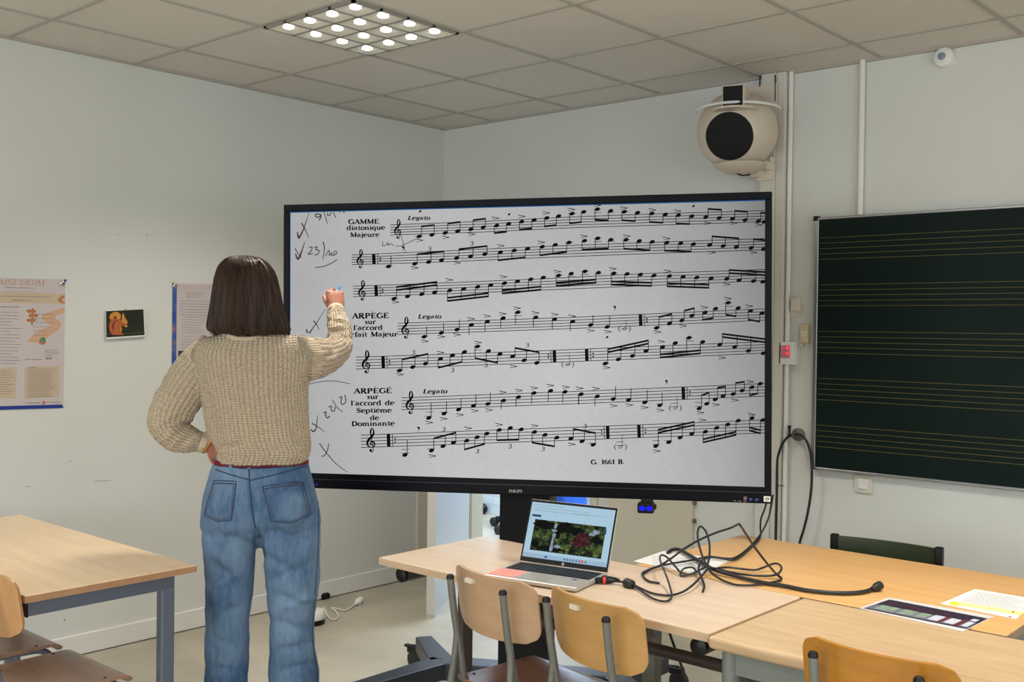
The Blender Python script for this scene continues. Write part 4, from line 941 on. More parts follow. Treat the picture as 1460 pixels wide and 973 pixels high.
# ================================================================== school chairs
def ply(fn, nu, nv, th, mask=None):
    """curved plywood: fn(u,v)->(point, normal)"""
    mb = MB(); top = []; bot = []
    for i in range(nu+1):
        for j in range(nv+1):
            p, n = fn(i/nu, j/nv); top.append(p+n*th/2); bot.append(p-n*th/2)
    N = len(top); W = nv+1; fs = []
    for i in range(nu):
        for j in range(nv):
            a = i*W+j; fs += [(a, a+W, a+W+1, a+1), (N+a, N+a+1, N+a+W+1, N+a+W)]
    edge = [j for j in range(nv+1)] + [i*W+nv for i in range(1, nu+1)] + [nu*W+j for j in range(nv-1, -1, -1)] + [i*W for i in range(nu-1, 0, -1)]
    for k in range(len(edge)):
        a, b = edge[k], edge[(k+1) % len(edge)]; fs.append((a, b, N+b, N+a))
    mb.add(top+bot, fs); return mb
def rounded(u, v, hw, hh, r):
    """map the unit square on a rounded rectangle"""
    x = (2*u-1)*hw; y = (2*v-1)*hh
    yy = abs(y)
    lim = hw
    if yy > hh-r: lim = hw - r + math.sqrt(max(0, r*r-(yy-hh+r)**2))
    x = (2*u-1)*lim
    return x, y
PLATE = mat('label_plate', (220, 210, 186), .5)
def make_chair(label, group, back_m, seat_m, tube_m, plate=None, htop=.82):
    t = thing('school_chair', (0, 0, 0), label, 'chair', group=group)
    def seat(u, v):
        x, y = rounded(u, v, .188, .205, .05); 
        z = .452 - .010*math.exp(-((y+.03)/.11)**2)*math.exp(-(x/.14)**2)
        n = Vector((0, 0, 1))
        if y > .13:
            a = (y-.13)/.06; a = min(a, 1.25); z -= .05*(1-math.cos(a)); y2 = .13+.05*math.sin(a)*1.15; n = Vector((0, math.sin(a), math.cos(a))); y = y2
        if y < -.15: z += .012*((-.15-y)/.055)**2
        return Vector((x, y, z)), n
    obj('seat', ply(seat, 16, 28, .011), seat_m, t, local=True, smooth=True, angle=50)
    zc = htop-.09
    def back(u, v):
        x, y = rounded(u, v, .188, .09, .045)
        zz = zc + y
        if y < 0: zz -= .012*(1-(x/.188)**2)
        yy = -.225 + .05*(x/.188)**2 - .16*y
        n = Vector((-.5*x/.188, 1, .16)).normalized()
        return Vector((x, yy, zz)), n
    bk = obj('backrest', ply(back, 24, 14, .010), back_m, t, local=True, smooth=True, angle=50)
    if plate is not None:
        mb = MB(); mb.box((plate-.016, -.252, htop-.034), (plate+.016, -.236, htop-.021)); obj('number_plate', mb, PLATE, bk, local=True)
    R = .0112
    for s in (-1, 1):
        x = s*.124
        up = spline([(x, -.262, htop-.028), (x, -.245, zc-.05), (x, -.222, .57), (x+s*.004, -.2, .475), (x+s*.008, -.165, .440), (x+s*.012, -.10, .434), (x+s*.02, .06, .434), (x+s*.026, .115, .430), (x+s*.03, .145, .408), (x+s*.036, .165, .36)], 5)
        mb = MB(); mb.tube(up, R, 12); obj('back_upright', mb, tube_m, t, local=True, smooth=True)
        mb = MB(); mb.tube([(x+s*.036, .165, .366), (x+s*.034, .213, .012)], R, 12); lg = obj('leg', mb, tube_m, t, local=True, smooth=True)
        mb = MB(); mb.tube([(x+s*.034, .213, .0), (x+s*.0341, .2115, .022)], R+.003, 12); obj('foot_cap', mb, BLACK, lg, local=True, smooth=True)
        mb = MB(); mb.tube(spline([(x, -.236, .64), (x+s*.004, -.232, .58), (x+s*.02, -.25, .40), (x+s*.05, -.29, .012)], 5), R, 12); lg = obj('leg', mb, tube_m, t, local=True, smooth=True)
        mb = MB(); mb.tube([(x+s*.05, -.29, .0), (x+s*.0498, -.2895, .022)], R+.003, 12); obj('foot_cap', mb, BLACK, lg, local=True, smooth=True)
        mb = MB(); mb.lathe([(R+.0008, -.005), (R+.001, .002), (R*.8, .008), (0, .0105)], 14, Matrix.Translation((x, -.262, htop-.028))); obj('end_cap', mb, BLACK, t, local=True, smooth=True)
        for (px, py) in ((x+s*.03, .09), (x+s*.02, -.13)):
            mb = MB(); mb.lathe([(0, -.004), (.005, -.004), (.005, .0062), (0, .0072)], 10, Matrix.Translation((px+s*.02, py, .452))); obj('screw', mb, BLACK, t, local=True)
    mb = MB(); mb.tube([(-.138, .02, .428), (.138, .02, .428)], R*.9, 10); mb.tube([(-.134, -.12, .43), (.134, -.12, .43)], R*.9, 10); obj('seat_brace', mb, tube_m, t, local=True, smooth=True)
    return t
SEATW = wood('brown_seat_ply', (128, 88, 66), (160, 114, 88), .22, 'Y', coat=.5)
SEATL = wood('worn_seat_ply', (126, 96, 80), (158, 120, 96), .3, 'X', coat=.4)
B1 = wood('beech_back_ply', (178, 142, 108), (196, 160, 124), .38, 'X', coat=.2); B2 = wood('yellow_back_ply', (178, 132, 70), (196, 150, 88), .36, 'X', coat=.3); B3 = wood('amber_back_ply', (172, 112, 28), (196, 134, 44), .32, 'X', coat=.4)
B4 = wood('tan_back_ply', (176, 130, 84), (196, 150, 102), .4, 'Z', coat=.2)
GR = 'school chairs at the tables'
def put(t, x, y, rz): t.location = (x, y, 0); t.rotation_euler = (0, 0, math.radians(rz))
CH1 = make_chair('pale beech backed chair pushed in at the laptop, left of the yellow one', GR, B1, SEATW, GREYM, plate=-.05); put(CH1, 2.655, -2.185, -7.5)
CH2 = make_chair('yellowish plywood chair at the laptop table, label plate on back', GR, B2, SEATW, GREYM, plate=-.02); put(CH2, 3.055, -2.20, -11)
CH3 = make_chair('amber varnished chair at the near right table, only backrest top in view', GR, B3, SEATW, GREENM, htop=.835); put(CH3, 3.815, -2.17, -2)
CH4 = make_chair('tan chair with blue-grey tubes at left table, nearest the camera', GR, B4, SEATL, BLUEM); put(CH4, 1.5, -3.2, 0)
CH5 = make_chair('brown seated chair beyond the nearest chair at left table', GR, B4, SEATL, BLUEM); put(CH5, 1.03, -3.2, 0)
# green-backed chair on the far side of the orange table
t = thing('padded_chair', (3.3, -.9, 0), 'chair with dark green vinyl back strip behind the orange table', 'chair', rz=math.radians(0))
gl, gr_ = pt_z(1190, 763, .835), pt_z(1341, 785, .835)
gl = pt_y(1190, 763, -.93); gr_ = pt_y(1339, 784, -.90)
gm = (gl+gr_)/2; gd = (gr_-gl); gw = gd.length; ang = math.atan2(gd.y, gd.x); t.location = (gm.x, gm.y, 0); t.rotation_euler = (0, 0, ang)
gt = gm.z
GV = mat('green_vinyl', (46, 54, 34), .3, var=.15, scale=9)
def gback(u, v):
    x = (u-.5)*gw; z = gt-.10 + (v-.5)*.2; return Vector((x, .025*(1-(2*u-1)**2), z)), Vector((-.1*(2*u-1), 1, 0)).normalized()
obj('back_strap', ply(gback, 14, 4, .012), GV, t, local=True, smooth=True)
for s in (-1, 1):
    mb = MB(); mb.box((s*gw/2-.014, -.012, gt-.21), (s*gw/2+.014, .016, gt+.006)); obj('strap_clip', mb, BLACK, t, local=True, bevel=.004)
    mb = MB(); mb.tube(spline([(s*gw/2, .004, gt-.01), (s*gw/2, .0, .6), (s*gw/2, -.01, .46), (s*gw/2, .02, .43), (s*gw/2, .3, .43), (s*gw/2, .36, .41), (s*gw/2, .38, .0)], 5), .011, 12); obj('leg', mb, mat('chair_black_tube', (22, 22, 24), .35, metal=.3), t, local=True, smooth=True)
    mb = MB(); mb.tube([(s*gw/2, .0, .5), (s*gw/2, -.05, .0)], .011, 12); obj('leg', mb, RUBBER, t, local=True, smooth=True)
mb = MB(); mb.box((-gw/2+.01, .02, .43), (gw/2-.01, .38, .462)); obj('seat', mb, GV, t, local=True, bevel=.012)

# ================================================================== laptop
PA = pt_z(741, 799.5, .778); PB = pt_z(867, 817, .778)
lx = (PB-PA); lx.z = 0; LW = lx.length; lx.normalize(); ly = Vector((-lx.y, lx.x, 0))
LD = .228
lm = Matrix((lx, ly, Vector((0,0,1)))).transposed().to_4x4(); lm.translation = Vector((PA.x, PA.y, TZ))
SILV = mat('laptop_silver', (196, 192, 184), .35, metal=.5)
t = thing('laptop', tuple(lm.translation + lx*LW/2 - ly*LD/2), 'silver laptop open on the pale table, garden photo on its screen', 'laptop')
mb = MB(); mb.box((0, -LD, .003), (LW, 0, .016), mat=lm); base = obj('base', mb, SILV, t, bevel=.004)
mb = MB(); mb.box((.012, -.116, .0158), (LW-.012, -.016, .0166), mat=lm); obj('keyboard_deck', mb, mat('deck_dark', (62, 62, 64), .5), base)
KEY = mat('key_black', (26, 26, 28), .4)
mb = MB()
for r in range(6):
    n = 15; kw = (LW-.03)/n
    for c in range(n):
        if r == 5 and 4 <= c <= 8:
            if c == 4: mb.box((.015+4*kw+.001, -.112+.0, .0166), (.015+9*kw-.001, -.112+.0135, .0186), mat=lm)
            continue
        y0 = -.018-(r+1)*.0157
        mb.box((.015+c*kw+.0012, y0+.0012, .0166), (.015+(c+1)*kw-.0012, y0+.0145, .0186), mat=lm)
kb = obj('keyboard', mb, KEY, base)
mb = MB(); mb.box((LW*.36, -LD+.012, .0158), (LW*.64, -.124, .0163), mat=lm); obj('touchpad', mb, mat('touchpad', (184, 180, 172), .3, metal=.4), base)
mb = MB(); mb.box((.004, -LD+.012, .0158), (.10, -.125, .0166), mat=lm); obj('pink_sticker', mb, mat('pink_sticker', (236, 150, 138), .5), base)
mb = MB(); mb.box((LW-.06, -.142, .0158), (LW-.044, -.13, .0164), mat=lm); obj('blue_sticker', mb, mat('blue_sticker', (48, 66, 124), .4), base)
tilt = math.radians(21)
sm = lm @ Matrix.Translation((0, -.002, .016)) @ Matrix.Rotation(-tilt, 4, 'X')      # local: x right, z up the lid, -y to the viewer
LH = .214
mb = MB(); mb.box((0, 0, .002), (LW, .006, LH), mat=sm); lid = obj('lid', mb, SILV, t, bevel=.003)
mb = MB(); mb.box((.002, -.0012, .003), (LW-.002, .0005, LH-.002), mat=sm); obj('bezel', mb, BLACK, lid)
sxa, sxb, sza, szb = .008, LW-.008, .018, LH-.010
mb = MB(); mb.box((sxa, -.0018, sza), (sxb, -.0010, szb), mat=sm); ls = obj('screen', mb, emis('laptop_page', (172, 204, 222), .95), lid)
def onscreen(mb, u0, u1, v0, v1, k=0):
    mb.box((sxa+(sxb-sxa)*u0, -.0020-.0002*k, sza+(szb-sza)*v0), (sxa+(sxb-sxa)*u1, -.0017, sza+(szb-sza)*v1), mat=sm)
m = bpy.data.materials.new('garden_photo'); m.use_nodes = True; nt = m.node_tree; nt.nodes.remove(nt.nodes['Principled BSDF']); L = nt.links
e = nt.nodes.new('ShaderNodeEmission'); tc = nt.nodes.new('ShaderNodeTexCoord'); nz = nt.nodes.new('ShaderNodeTexNoise'); nz.inputs['Scale'].default_value = 42; nz.inputs['Detail'].default_value = 5; nz.inputs['Roughness'].default_value = .7
L.new(tc.outputs['Object'], nz.inputs['Vector']); rp = nt.nodes.new('ShaderNodeValToRGB'); L.new(nz.outputs['Fac'], rp.inputs['Fac'])
el = rp.color_ramp.elements; el[0].position = .38; el[0].color = (*lin((22, 24, 22)), 1); el[1].position = .72; el[1].color = (*lin((150, 168, 110)), 1)
for p, c in ((.5, (40, 46, 34)), (.58, (70, 86, 48)), (.65, (104, 122, 64))): q = el.new(p); q.color = (*lin(c), 1)
L.new(rp.outputs['Color'], e.inputs['Color']); L.new(e.outputs[0], nt.nodes['Material Output'].inputs[0])
mb = MB(); onscreen(mb, .075, .925, .13, .69); obj('garden_photograph', mb, m, ls)
def blobs(name, lst, mt, k):
    for u, v, a, b in lst:
        ptsb = []; mb = MB()
        for i in range(12):
            an = 2*math.pi*i/12; rr = random.uniform(.8, 1.15)
            uu = .075+.85*u+a*rr*math.cos(an); vv = .13+.56*v+b*rr*math.sin(an)
            ptsb.append(sm @ Vector((sxa+(sxb-sxa)*uu, -.0020-.0002*k, sza+(szb-sza)*vv)))
        mb.add(ptsb, [tuple(range(12))]); obj(name, mb, mt, ls)
blobs('dark_trees', [(.15, .85, .13, .08), (.45, .82, .1, .1), (.6, .75, .1, .08), (.06, .2, .05, .07), (.36, .65, .03, .12), (.9, .55, .07, .07), (.3, .1, .2, .03)], emis('garden_dark', (26, 28, 26), 1, .4, 90), 1)
blobs('light_leaves', [(.12, .55, .05, .03), (.2, .42, .05, .05), (.44, .55, .04, .06), (.8, .85, .06, .05), (.84, .3, .06, .05), (.52, .25, .05, .04), (.94, .2, .04, .05)], emis('garden_green', (92, 108, 62), 1, .55, 120), 2)
blobs('red_maple', [(.7, .5, .1, .13), (.62, .42, .05, .08), (.77, .4, .05, .06)], emis('garden_maroon', (84, 46, 52), 1, .55, 120), 3)
blobs('fountain', [(.31, .85, .018, .05), (.30, .7, .035, .022), (.31, .55, .022, .05), (.30, .35, .016, .08), (.30, .15, .022, .08), (.88, .8, .05, .035), (.83, .72, .04, .03), (.38, .2, .04, .03)], emis('garden_water', (150, 172, 186), 1, .3, 120), 4)
mb = MB(); onscreen(mb, .03, .14, .735, .775); onscreen(mb, .9, .93, .62, .68, 3); onscreen(mb, .915, .935, .56, .64, 3); obj('dark_heading', mb, emis('page_dark', (52, 70, 98), 1), ls)
mb = MB()
for u0, u1, v in ((.03, .4, .95), (.06, .72, .9), (.05, .12, .86), (.3, .33, .84), (.5, .9, .86), (.05, .72, .85), (.9, .92, .895), (.95, .97, .895)): onscreen(mb, u0, u1, v, v+.008)
obj('browser_line', mb, emis('page_grey', (138, 160, 178), 1), ls)
mb = MB(); onscreen(mb, 0, 1, 0, .075); obj('taskbar', mb, emis('page_taskbar', (158, 184, 208), .95), ls)
mb = MB()
for u in (.5, .535, .57, .605, .64, .675, .75): onscreen(mb, u, u+.016, .022, .054, 1)
onscreen(mb, .27, .3, .02, .055, 1); obj('taskbar_icon', mb, emis('icon_dark', (60, 90, 140), 1), ls)
mb = MB(); onscreen(mb, .7, .73, .012, .062, 1); obj('red_icon', mb, emis('icon_red', (226, 90, 84), 1), ls)
mb = MB(); mb.lathe([(0, 0), (.0055, 0), (.0055, .0006), (0, .0007)], 16, sm @ Matrix.Translation((LW/2, -.0013, .0095)) @ Matrix.Rotation(math.radians(90), 4, 'X')); obj('round_emblem', mb, CHROME, lid)

# ================================================================== papers on the tables
def paper(px, z, name='paper_sheet'):
    mb = MB(); mb.prism([pt_z(x, y, z) for x, y in px], (0, 0, .0008)); return mb
def tz(off): return lambda x, y: pt_z(x, y, TZ+off)
t = obj('paper_sheet', paper([(903, 801), (947, 786), (1040, 800), (999, 821)], TZ+.0005), PAPER); tag(t, 'white paper under the tangle of black cables', 'paper', group='loose papers on the tables')
f = Flat(); textlines(f, 930, 1015, 794, 812, 7, .5, .4, .06); PG = mat('print_grey', (150, 150, 160), .7)
for b_ in TBLK: obj('print', b_.mesh(tz(.0016)), PG, t)
TBLK.clear()
t = obj('laminated_card', paper([(1225, 868), (1267.5, 852.5), (1417, 879.5), (1373, 901.5)], TZ+.0008), mat('card_white', (234, 232, 230), .25, coat=.5)); tag(t, 'white bordered laminated card printed with a dark row of shop fronts', 'card', group='loose papers on the tables')
DK = mat('card_dark', (52, 46, 62), .3, var=.3, scale=40)
f = Flat(); f.poly([(1231, 867.8), (1268, 855.2), (1408.5, 882.5), (1378, 897.5)]); obj('dark_print', f.mesh(tz(.0019)), DK, t)
f = Flat(); f.poly([(1234, 867), (1249, 862), (1392, 889), (1379, 896)]); obj('grey_ground', f.mesh(tz(.0022)), mat('card_grey', (112, 112, 128), .3), t)
def card(u, v):       # card coordinates
    a = Vector((1231, 867.8)); b = Vector((1268, 855.2)); c = Vector((1408.5, 882.5)); d = Vector((1378, 897.5))
    p = (a*(1-u)+d*u)*(1-v) + (b*(1-u)+c*u)*v; return (p.x, p.y)
f = Flat()
for u0, u1 in ((.06, .24), (.28, .42), (.45, .55)): f.poly([card(u0, .15), card(u1, .15), card(u1, .52), card(u0, .52)])
obj('green_window', f.mesh(tz(.0025)), mat('card_green', (138, 158, 140), .3, var=.3, scale=60), t)
f = Flat()
for u0, u1 in ((.58, .68), (.74, .84), (.91, .97)): f.poly([card(u0, .15), card(u1, .15), card(u1, .55), card(u0, .55)])
f.poly([card(.9, .62), card(.96, .62), card(.96, .8), card(.9, .8)])
obj('pale_window', f.mesh(tz(.0025)), mat('card_pale', (206, 208, 220), .3), t)
f = Flat(); f.poly([card(.69, .12), card(.72, .12), card(.72, .6), card(.69, .6)]); f.poly([card(.85, .1), card(.89, .1), card(.89, .62), card(.85, .62)]); f.line([card(.05, .72), card(.7, .72)], .8)
obj('red_post', f.mesh(tz(.0026)), mat('card_red', (112, 44, 52), .3), t)
t = obj('paper_sheet', paper([(1341, 861.5), (1390, 840.5), (1478, 855), (1449, 883.5)], TZ+.0006), PAPER); tag(t, 'white printed sheet with yellow highlighted lines at right table edge', 'paper', group='loose papers on the tables')
f = Flat(); f.poly([(1350, 861), (1358, 857.5), (1462, 873), (1455, 878)]); obj('highlight', f.mesh(tz(.0018)), mat('highlighter', (232, 226, 150), .6), t)
f = Flat(); f.poly([(1351, 861), (1360, 858), (1370, 861), (1364, 865)]); obj('bright_highlight', f.mesh(tz(.002)), mat('highlighter_bright', (230, 222, 70), .6), t)
f = Flat()
for k in range(8): a = k/7; textlines(f, 1388-24*a+6, 1470-8*a, 845+12*a, 845+12*a, 1, .5, .3, .17)
for b_ in TBLK: obj('print', b_.mesh(tz(.0021)), PG, t)
TBLK.clear()
f = Flat(); f.rect(1443, 872, 1446, 874); f.rect(1438, 879, 1442, 880.4); obj('red_mark', f.mesh(tz(.0022)), mat('red_mark', (190, 70, 60), .6), t)

# ================================================================== cables on the tables
def tc_(pts): return spline([pt_z(840+x/4.867, 740+y/4.867, TZ+h) for x, y, h in pts], 6)
CAB = mat('cable_black', (30, 30, 32), .45)
r = .0036
c1 = tc_([(75,428,.012),(160,432,.01),(275,446,.012),(340,475,.008),(420,512,.006),(500,530,.006),(575,531,.008),(650,508,.012),(710,468,.02),(760,420,.03),(800,375,.03),(830,345,.028),(900,350,.014),(1000,375,.012),(1120,392,.012),(1250,396,.01),(1310,382,.02),(1335,345,.03),(1318,318,.03),(1280,312,.028),(1220,335,.016),(1150,356,.01),(1050,347,.01),(950,338,.014),(850,352,.02)])
mb = MB(); mb.tube(c1, r, 8); o = obj('video_cable', mb, CAB, smooth=True); tag(o, 'thin black cable plugged into the laptop with a thick filter bead', 'cable', group='tangled black cables')
mb = MB(); a, b = pt_z(840+250/4.867, 740+440/4.867, TZ+.014), pt_z(840+303/4.867, 740+462/4.867, TZ+.012)
mb.tube([a, a.lerp(b, .12), a.lerp(b, .88), b], [.008, .0145, .0145, .008], 14); obj('filter_bead', mb, RUBBER, o, smooth=True)
mb = MB(); a, b = pt_z(848, 827.5, TZ+.012), pt_z(876, 829, TZ+.011); mb.tube([a, a.lerp(b, .1), a.lerp(b, .75), b], [.006, .0105, .0095, .005], 12)
pa = obj('plug', mb, BLACK, o, smooth=True)
mb = MB(); a2, b2 = a.lerp(b, .42), a.lerp(b, .56); mb.tube([a2, b2], .0112, 12); obj('red_ring', mb, mat('red_ring', (220, 52, 48), .4), pa, smooth=True)
mb = MB(); a, b = pt_z(858, 823.5, TZ+.018), pt_z(884, 828, TZ+.014); mb.tube([a, a.lerp(b, .1), a.lerp(b, .8), b], [.004, .008, .007, .003], 12); obj('plug_boot', mb, BLACK, o, smooth=True)
c2 = tc_([(305,462,.01),(360,500,.007),(430,548,.006),(500,572,.006),(545,570,.006),(572,545,.008),(565,490,.016),(540,410,.03),(508,330,.05),(491,275,.055),(505,252,.052),(545,272,.04),(600,335,.024),(640,375,.012),(690,386,.008),(735,376,.006),(728,345,.014),(690,338,.016),(650,352,.012),(632,385,.006),(650,397,.005),(720,380,.01),(790,345,.02),(830,325,.03)])
mb = MB(); mb.tube(c2, r*.9, 8); o = obj('usb_cable', mb, CAB, smooth=True); tag(o, 'thin black cable making a tall narrow loop beside the filter bead', 'cable', group='tangled black cables')
c3 = tc_([(378,380,.006),(420,355,.008),(500,320,.014),(580,268,.03),(650,215,.05),(760,150,.09),(880,98,.13),(980,65,.16),(1035,38,.19),(1048,46,.19),(1090,110,.15),(1150,200,.10),(1230,305,.05),(1300,385,.016),(1333,412,.008),(1322,430,.006),(1260,443,.006),(1170,458,.006),(1080,463,.006),(1000,455,.006),(920,425,.008),(860,385,.016),(825,340,.03),(790,270,.05),(762,180,.075),(752,110,.1),(760,65,.115),(778,55,.115),(808,85,.105),(830,150,.08),(836,220,.06),(830,290,.04),(815,335,.025)])
mb = MB(); mb.tube(c3, r, 8); o = obj('network_cable', mb, CAB, smooth=True); tag(o, 'thin black cable rising in a tall bent arch above the orange table', 'cable', group='tangled black cables')
tvc = TVc - tx*.012
c4 = [tvc+Vector((0,.03,.03)), pt_t(1099, 725, 4.0), pt_t(1095, 741, 4.0), pt_z(1084, 762.6, TZ+.03)] + [pt_z(x, y, TZ+h) for x, y, h in ((1066, 783, .012), (1048, 795.5, .008), (1033, 796.5, .008), (1010, 794.4, .012), (984, 799.6, .012), (943, 806.8, .012), (918, 816, .006), (917, 822, .005), (925, 829, .005), (940, 832, .005))]
mb = MB(); mb.tube(spline(c4, 6), r, 8); o = obj('screen_cable', mb, CAB, smooth=True); tag(o, 'thin black cable dropping from the screen corner, trailing across white paper', 'cable', group='tangled black cables')
tvd = TVc - tx*.03
c5 = [tvd+Vector((0,.03,.03)), pt_t(1091, 724, 4.02), pt_t(1085, 740, 4.02), pt_t(1084, 752, 4.06), pt_z(1083.5, 767, TZ+.02)] + [pt_z(x, y, TZ+h) for x, y, h in ((1072, 780, .01), (1058, 792, .008), (1045, 799, .008), (1028, 796.5, .01), (1012, 795.5, .01), (1000, 800, .014), (996, 812, .02), (1000, 824, .016), (1004, 836, .006), (1002, 844, .005))]
mb = MB(); mb.tube(spline(c5, 6), r, 8); o = obj('screen_cable', mb, CAB, smooth=True); tag(o, 'thin black cable from the screen ending in a short drop beside the thick one', 'cable', group='tangled black cables')
c6 = [pt_z(840+x/4.867, 740+y/4.867, TZ+h) for x, y, h in ((545,238,.006),(575,216,.01),(615,212,.012),(660,232,.012),(760,292,.012),(860,350,.014),(1000,394,.01),(1200,442,.008))] + [pt_z(x, y, TZ+.008) for x, y in ((1120, 836), (1150, 842), (1185, 845.5), (1215, 846), (1235, 843.5), (1246, 839))]
mb = MB(); c6s = spline(c6, 6); mb.tube(c6s, .0062, 10); o = obj('thick_cable', mb, CAB, smooth=True); tag(o, 'thick black cable lying across orange table, rounded plug end at right', 'cable', group='tangled black cables')
mb = MB(); a, b = pt_z(1243, 840.5, TZ+.01), pt_z(1256, 834.5, TZ+.017); mb.tube([a, a.lerp(b, .25), a.lerp(b, .5), a.lerp(b, .92), b], [.006, .009, .0135, .0135, .008], 14); obj('plug', mb, RUBBER, o, smooth=True)
# cable hanging down behind the pale table
mb = MB(); p = pt_y(951, 893, -1.65); q = pt_z(985, 985, .1); mb.tube([Vector((p.x+.01, -1.65, .732)), p, pt_y(966, 935, -1.55), q, Vector((q.x+.02, q.y+.02, .006)), Vector((q.x+.2, q.y+.12, .006))], .005, 8); o = obj('hanging_cable', mb, CAB, smooth=True); tag(o, 'black cable slanting down to the floor beneath the laptop table', 'cable')

# ================================================================== things on the floor
t = thing('robot_puck', (.355, -1.235, 0), 'round white floor device with black foot beside right leg of the person', 'floor device')
RP = pt_z(446, 880, .035); RP.z = 0; t.location = RP
mb = MB(); mb.lathe([(0, .028), (.064, .028), (.066, .034), (.064, .062), (.055, .072), (0, .075)], 36, Matrix.Translation(RP)); obj('body', mb, WHITE, t, smooth=True)
mb = MB(); mb.lathe([(0, 0), (.058, 0), (.062, .006), (.062, .03), (0, .03)], 36, Matrix.Translation(RP)); obj('foot', mb, BLACK, t, smooth=True)
mb = MB(); cp = spline([pt_z(x, y, h) for x, y, h in ((461, 866, .03), (464, 872, .02), (468, 880, .008), (476, 884.5, .006), (482, 880, .006), (479, 872, .012), (473, 867, .014), (481, 868.5, .008), (492, 871, .006), (501, 866, .008), (507, 861.5, .012))], 6)
mb.tube(cp, .004, 8); o = obj('white_cord', mb, WHITE, smooth=True); tag(o, 'white cord curled on the floor, plug lying toward the skirting', 'cord')
mb = MB(); a, b = pt_z(506, 862, .012), pt_z(514.5, 855.5, .02); mb.tube([a, a.lerp(b, .4), a.lerp(b, .5), b], [.006, .011, .02, .02], 12); obj('plug', mb, WHITE, o, smooth=True)
t = thing('black_socket', tuple(pt_z(461.5, 854, 0)), 'small black plug block on the floor against the skirting board', 'plug block')
c = pt_z(461.5, 854, 0); mb = MB(); mb.box((c.x-.026, c.y-.028, 0.001), (c.x+.026, c.y+.028, .03)); obj('body', mb, BLACK, t, bevel=.006)
mb = MB(); mb.box((c.x-.02, c.y-.022, .03), (c.x+.02, c.y+.022, .036)); obj('cover', mb, mat('dark_grey_plastic', (66, 66, 68), .5), t, bevel=.003)

# corridor things glimpsed through the doorway
cp = pt_z(704, 750, 0.0)
t = thing('stool_base', tuple(cp), 'dark chair foot with castor standing in the corridor', 'chair')
mb = MB(); a = pt_z(703, 748, .035); b = pt_z(730, 744, .05); mb.tube([a+Vector((0,0,.015)), a.lerp(b, .5), b], [.022, .026, .03], 12)
c0 = Vector((cp.x+.29, cp.y+.06, 0))
mb2 = MB()
for k in range(5):
    an = math.radians(192+72*k); e2 = c0+Vector((math.cos(an)*.27, math.sin(an)*.27, .055)); mb2.tube([c0+Vector((0,0,.075)), e2], [.028, .024], 10)
obj('star_base', mb2, BLACK, t, smooth=True)
mb = MB()
for k in range(5):
    an = math.radians(192+72*k); e2 = c0+Vector((math.cos(an)*.29, math.sin(an)*.29, .0345)); mb.lathe([(0, -.025), (.026, -.025), (.034, -.018), (.034, .018), (.026, .025), (0, .025)], 18, Matrix.Translation(e2) @ Matrix.Rotation(math.radians(90), 4, 'X'))
obj('castor', mb, RUBBER, t, smooth=True)
mb = MB(); mb.tube([c0+Vector((0,0,.08)), c0+Vector((0,0,.45))], .025, 12); obj('column', mb, BLACK, t, smooth=True)
mb = MB(); mb.lathe([(0, .45), (.19, .45), (.2, .47), (.19, .5), (0, .51)], 28, Matrix.Translation(c0)); obj('seat', mb, BLACK, t, smooth=True)
cc = pt_y(687, 726, 1.72)
mb = MB(); mb.ball((cc.x, 1.72, .046), (.06, .035, .045), 14, 8); tag(obj('black_bundle', mb, BLACK, smooth=True), 'small black rounded bundle at the foot of white corridor wall', 'bundle')
# blue jacket hanging on the corridor wall
w0 = pt_y(786, 712, 1.62); w1 = pt_y(818, 725, 1.62)
t = thing('blue_cloth', (w0.x+.12, 1.74, .2), 'bright blue cloth hanging in the corridor, seen just above the laptop lid', 'cloth')
BJ = mat('blue_cloth', (42, 92, 196), .7, var=.25, scale=12)
mb = MB(); rg = []
for k in range(9):
    u = k/8; z = .95-.75*u; hw = .05+.13*u
    rg.append([Vector((w0.x+.10+hw*math.cos(a_)*(1+.12*math.sin(5*a_)), 1.68+.05*math.sin(a_)*(1+.3*math.sin(4*a_+u)), z)) for a_ in [2*math.pi*i/24 for i in range(24)]])
mb.rings(rg); obj('body', mb, BJ, t, smooth=True)
mb = MB(); mb.tube([Vector((w0.x+.1, 1.77, 1.0)), Vector((w0.x+.1, 1.68, .95)), Vector((w0.x+.1, 1.67, 1.0))], .008, 8); obj('hanger_loop', mb, BLACK, t, smooth=True)
# ================================================================== the person
PT = 3.8
v0 = ray(362, 740); PF = Vector((v0.x, v0.y, 0)).normalized(); PR = Vector((PF.y, -PF.x, 0)); PU = Vector((0, 0, 1))
KPX = PT/FPX
def pw(x, y, fo=0.0):
    """place: picture column/row at the person's distance, fo metres further from the viewer"""
    return pt_t(x, y, PT + fo)
def pring(l, r, y, hd, fo=0.0, n=40, ex=2.3, bulge=0.0):
    c = pw((l+r)/2, y, fo); hw = (r-l)/2*(PT+fo)/FPX; out = []
    for k in range(n):
        a = 2*math.pi*k/n; ca, sa = math.cos(a), math.sin(a)
        x = math.copysign(abs(ca)**(2/ex), ca)*hw; y_ = math.copysign(abs(sa)**(2/ex), sa)*hd
        out.append(c + PR*x + PF*y_)
    return out
def lerp_rings(rows, per=3):
    cols = list(zip(*rows)); m = []
    for c in cols: m.append([p.x for p in spline([(v, 0, 0) for v in c], per)])
    return list(zip(*m))
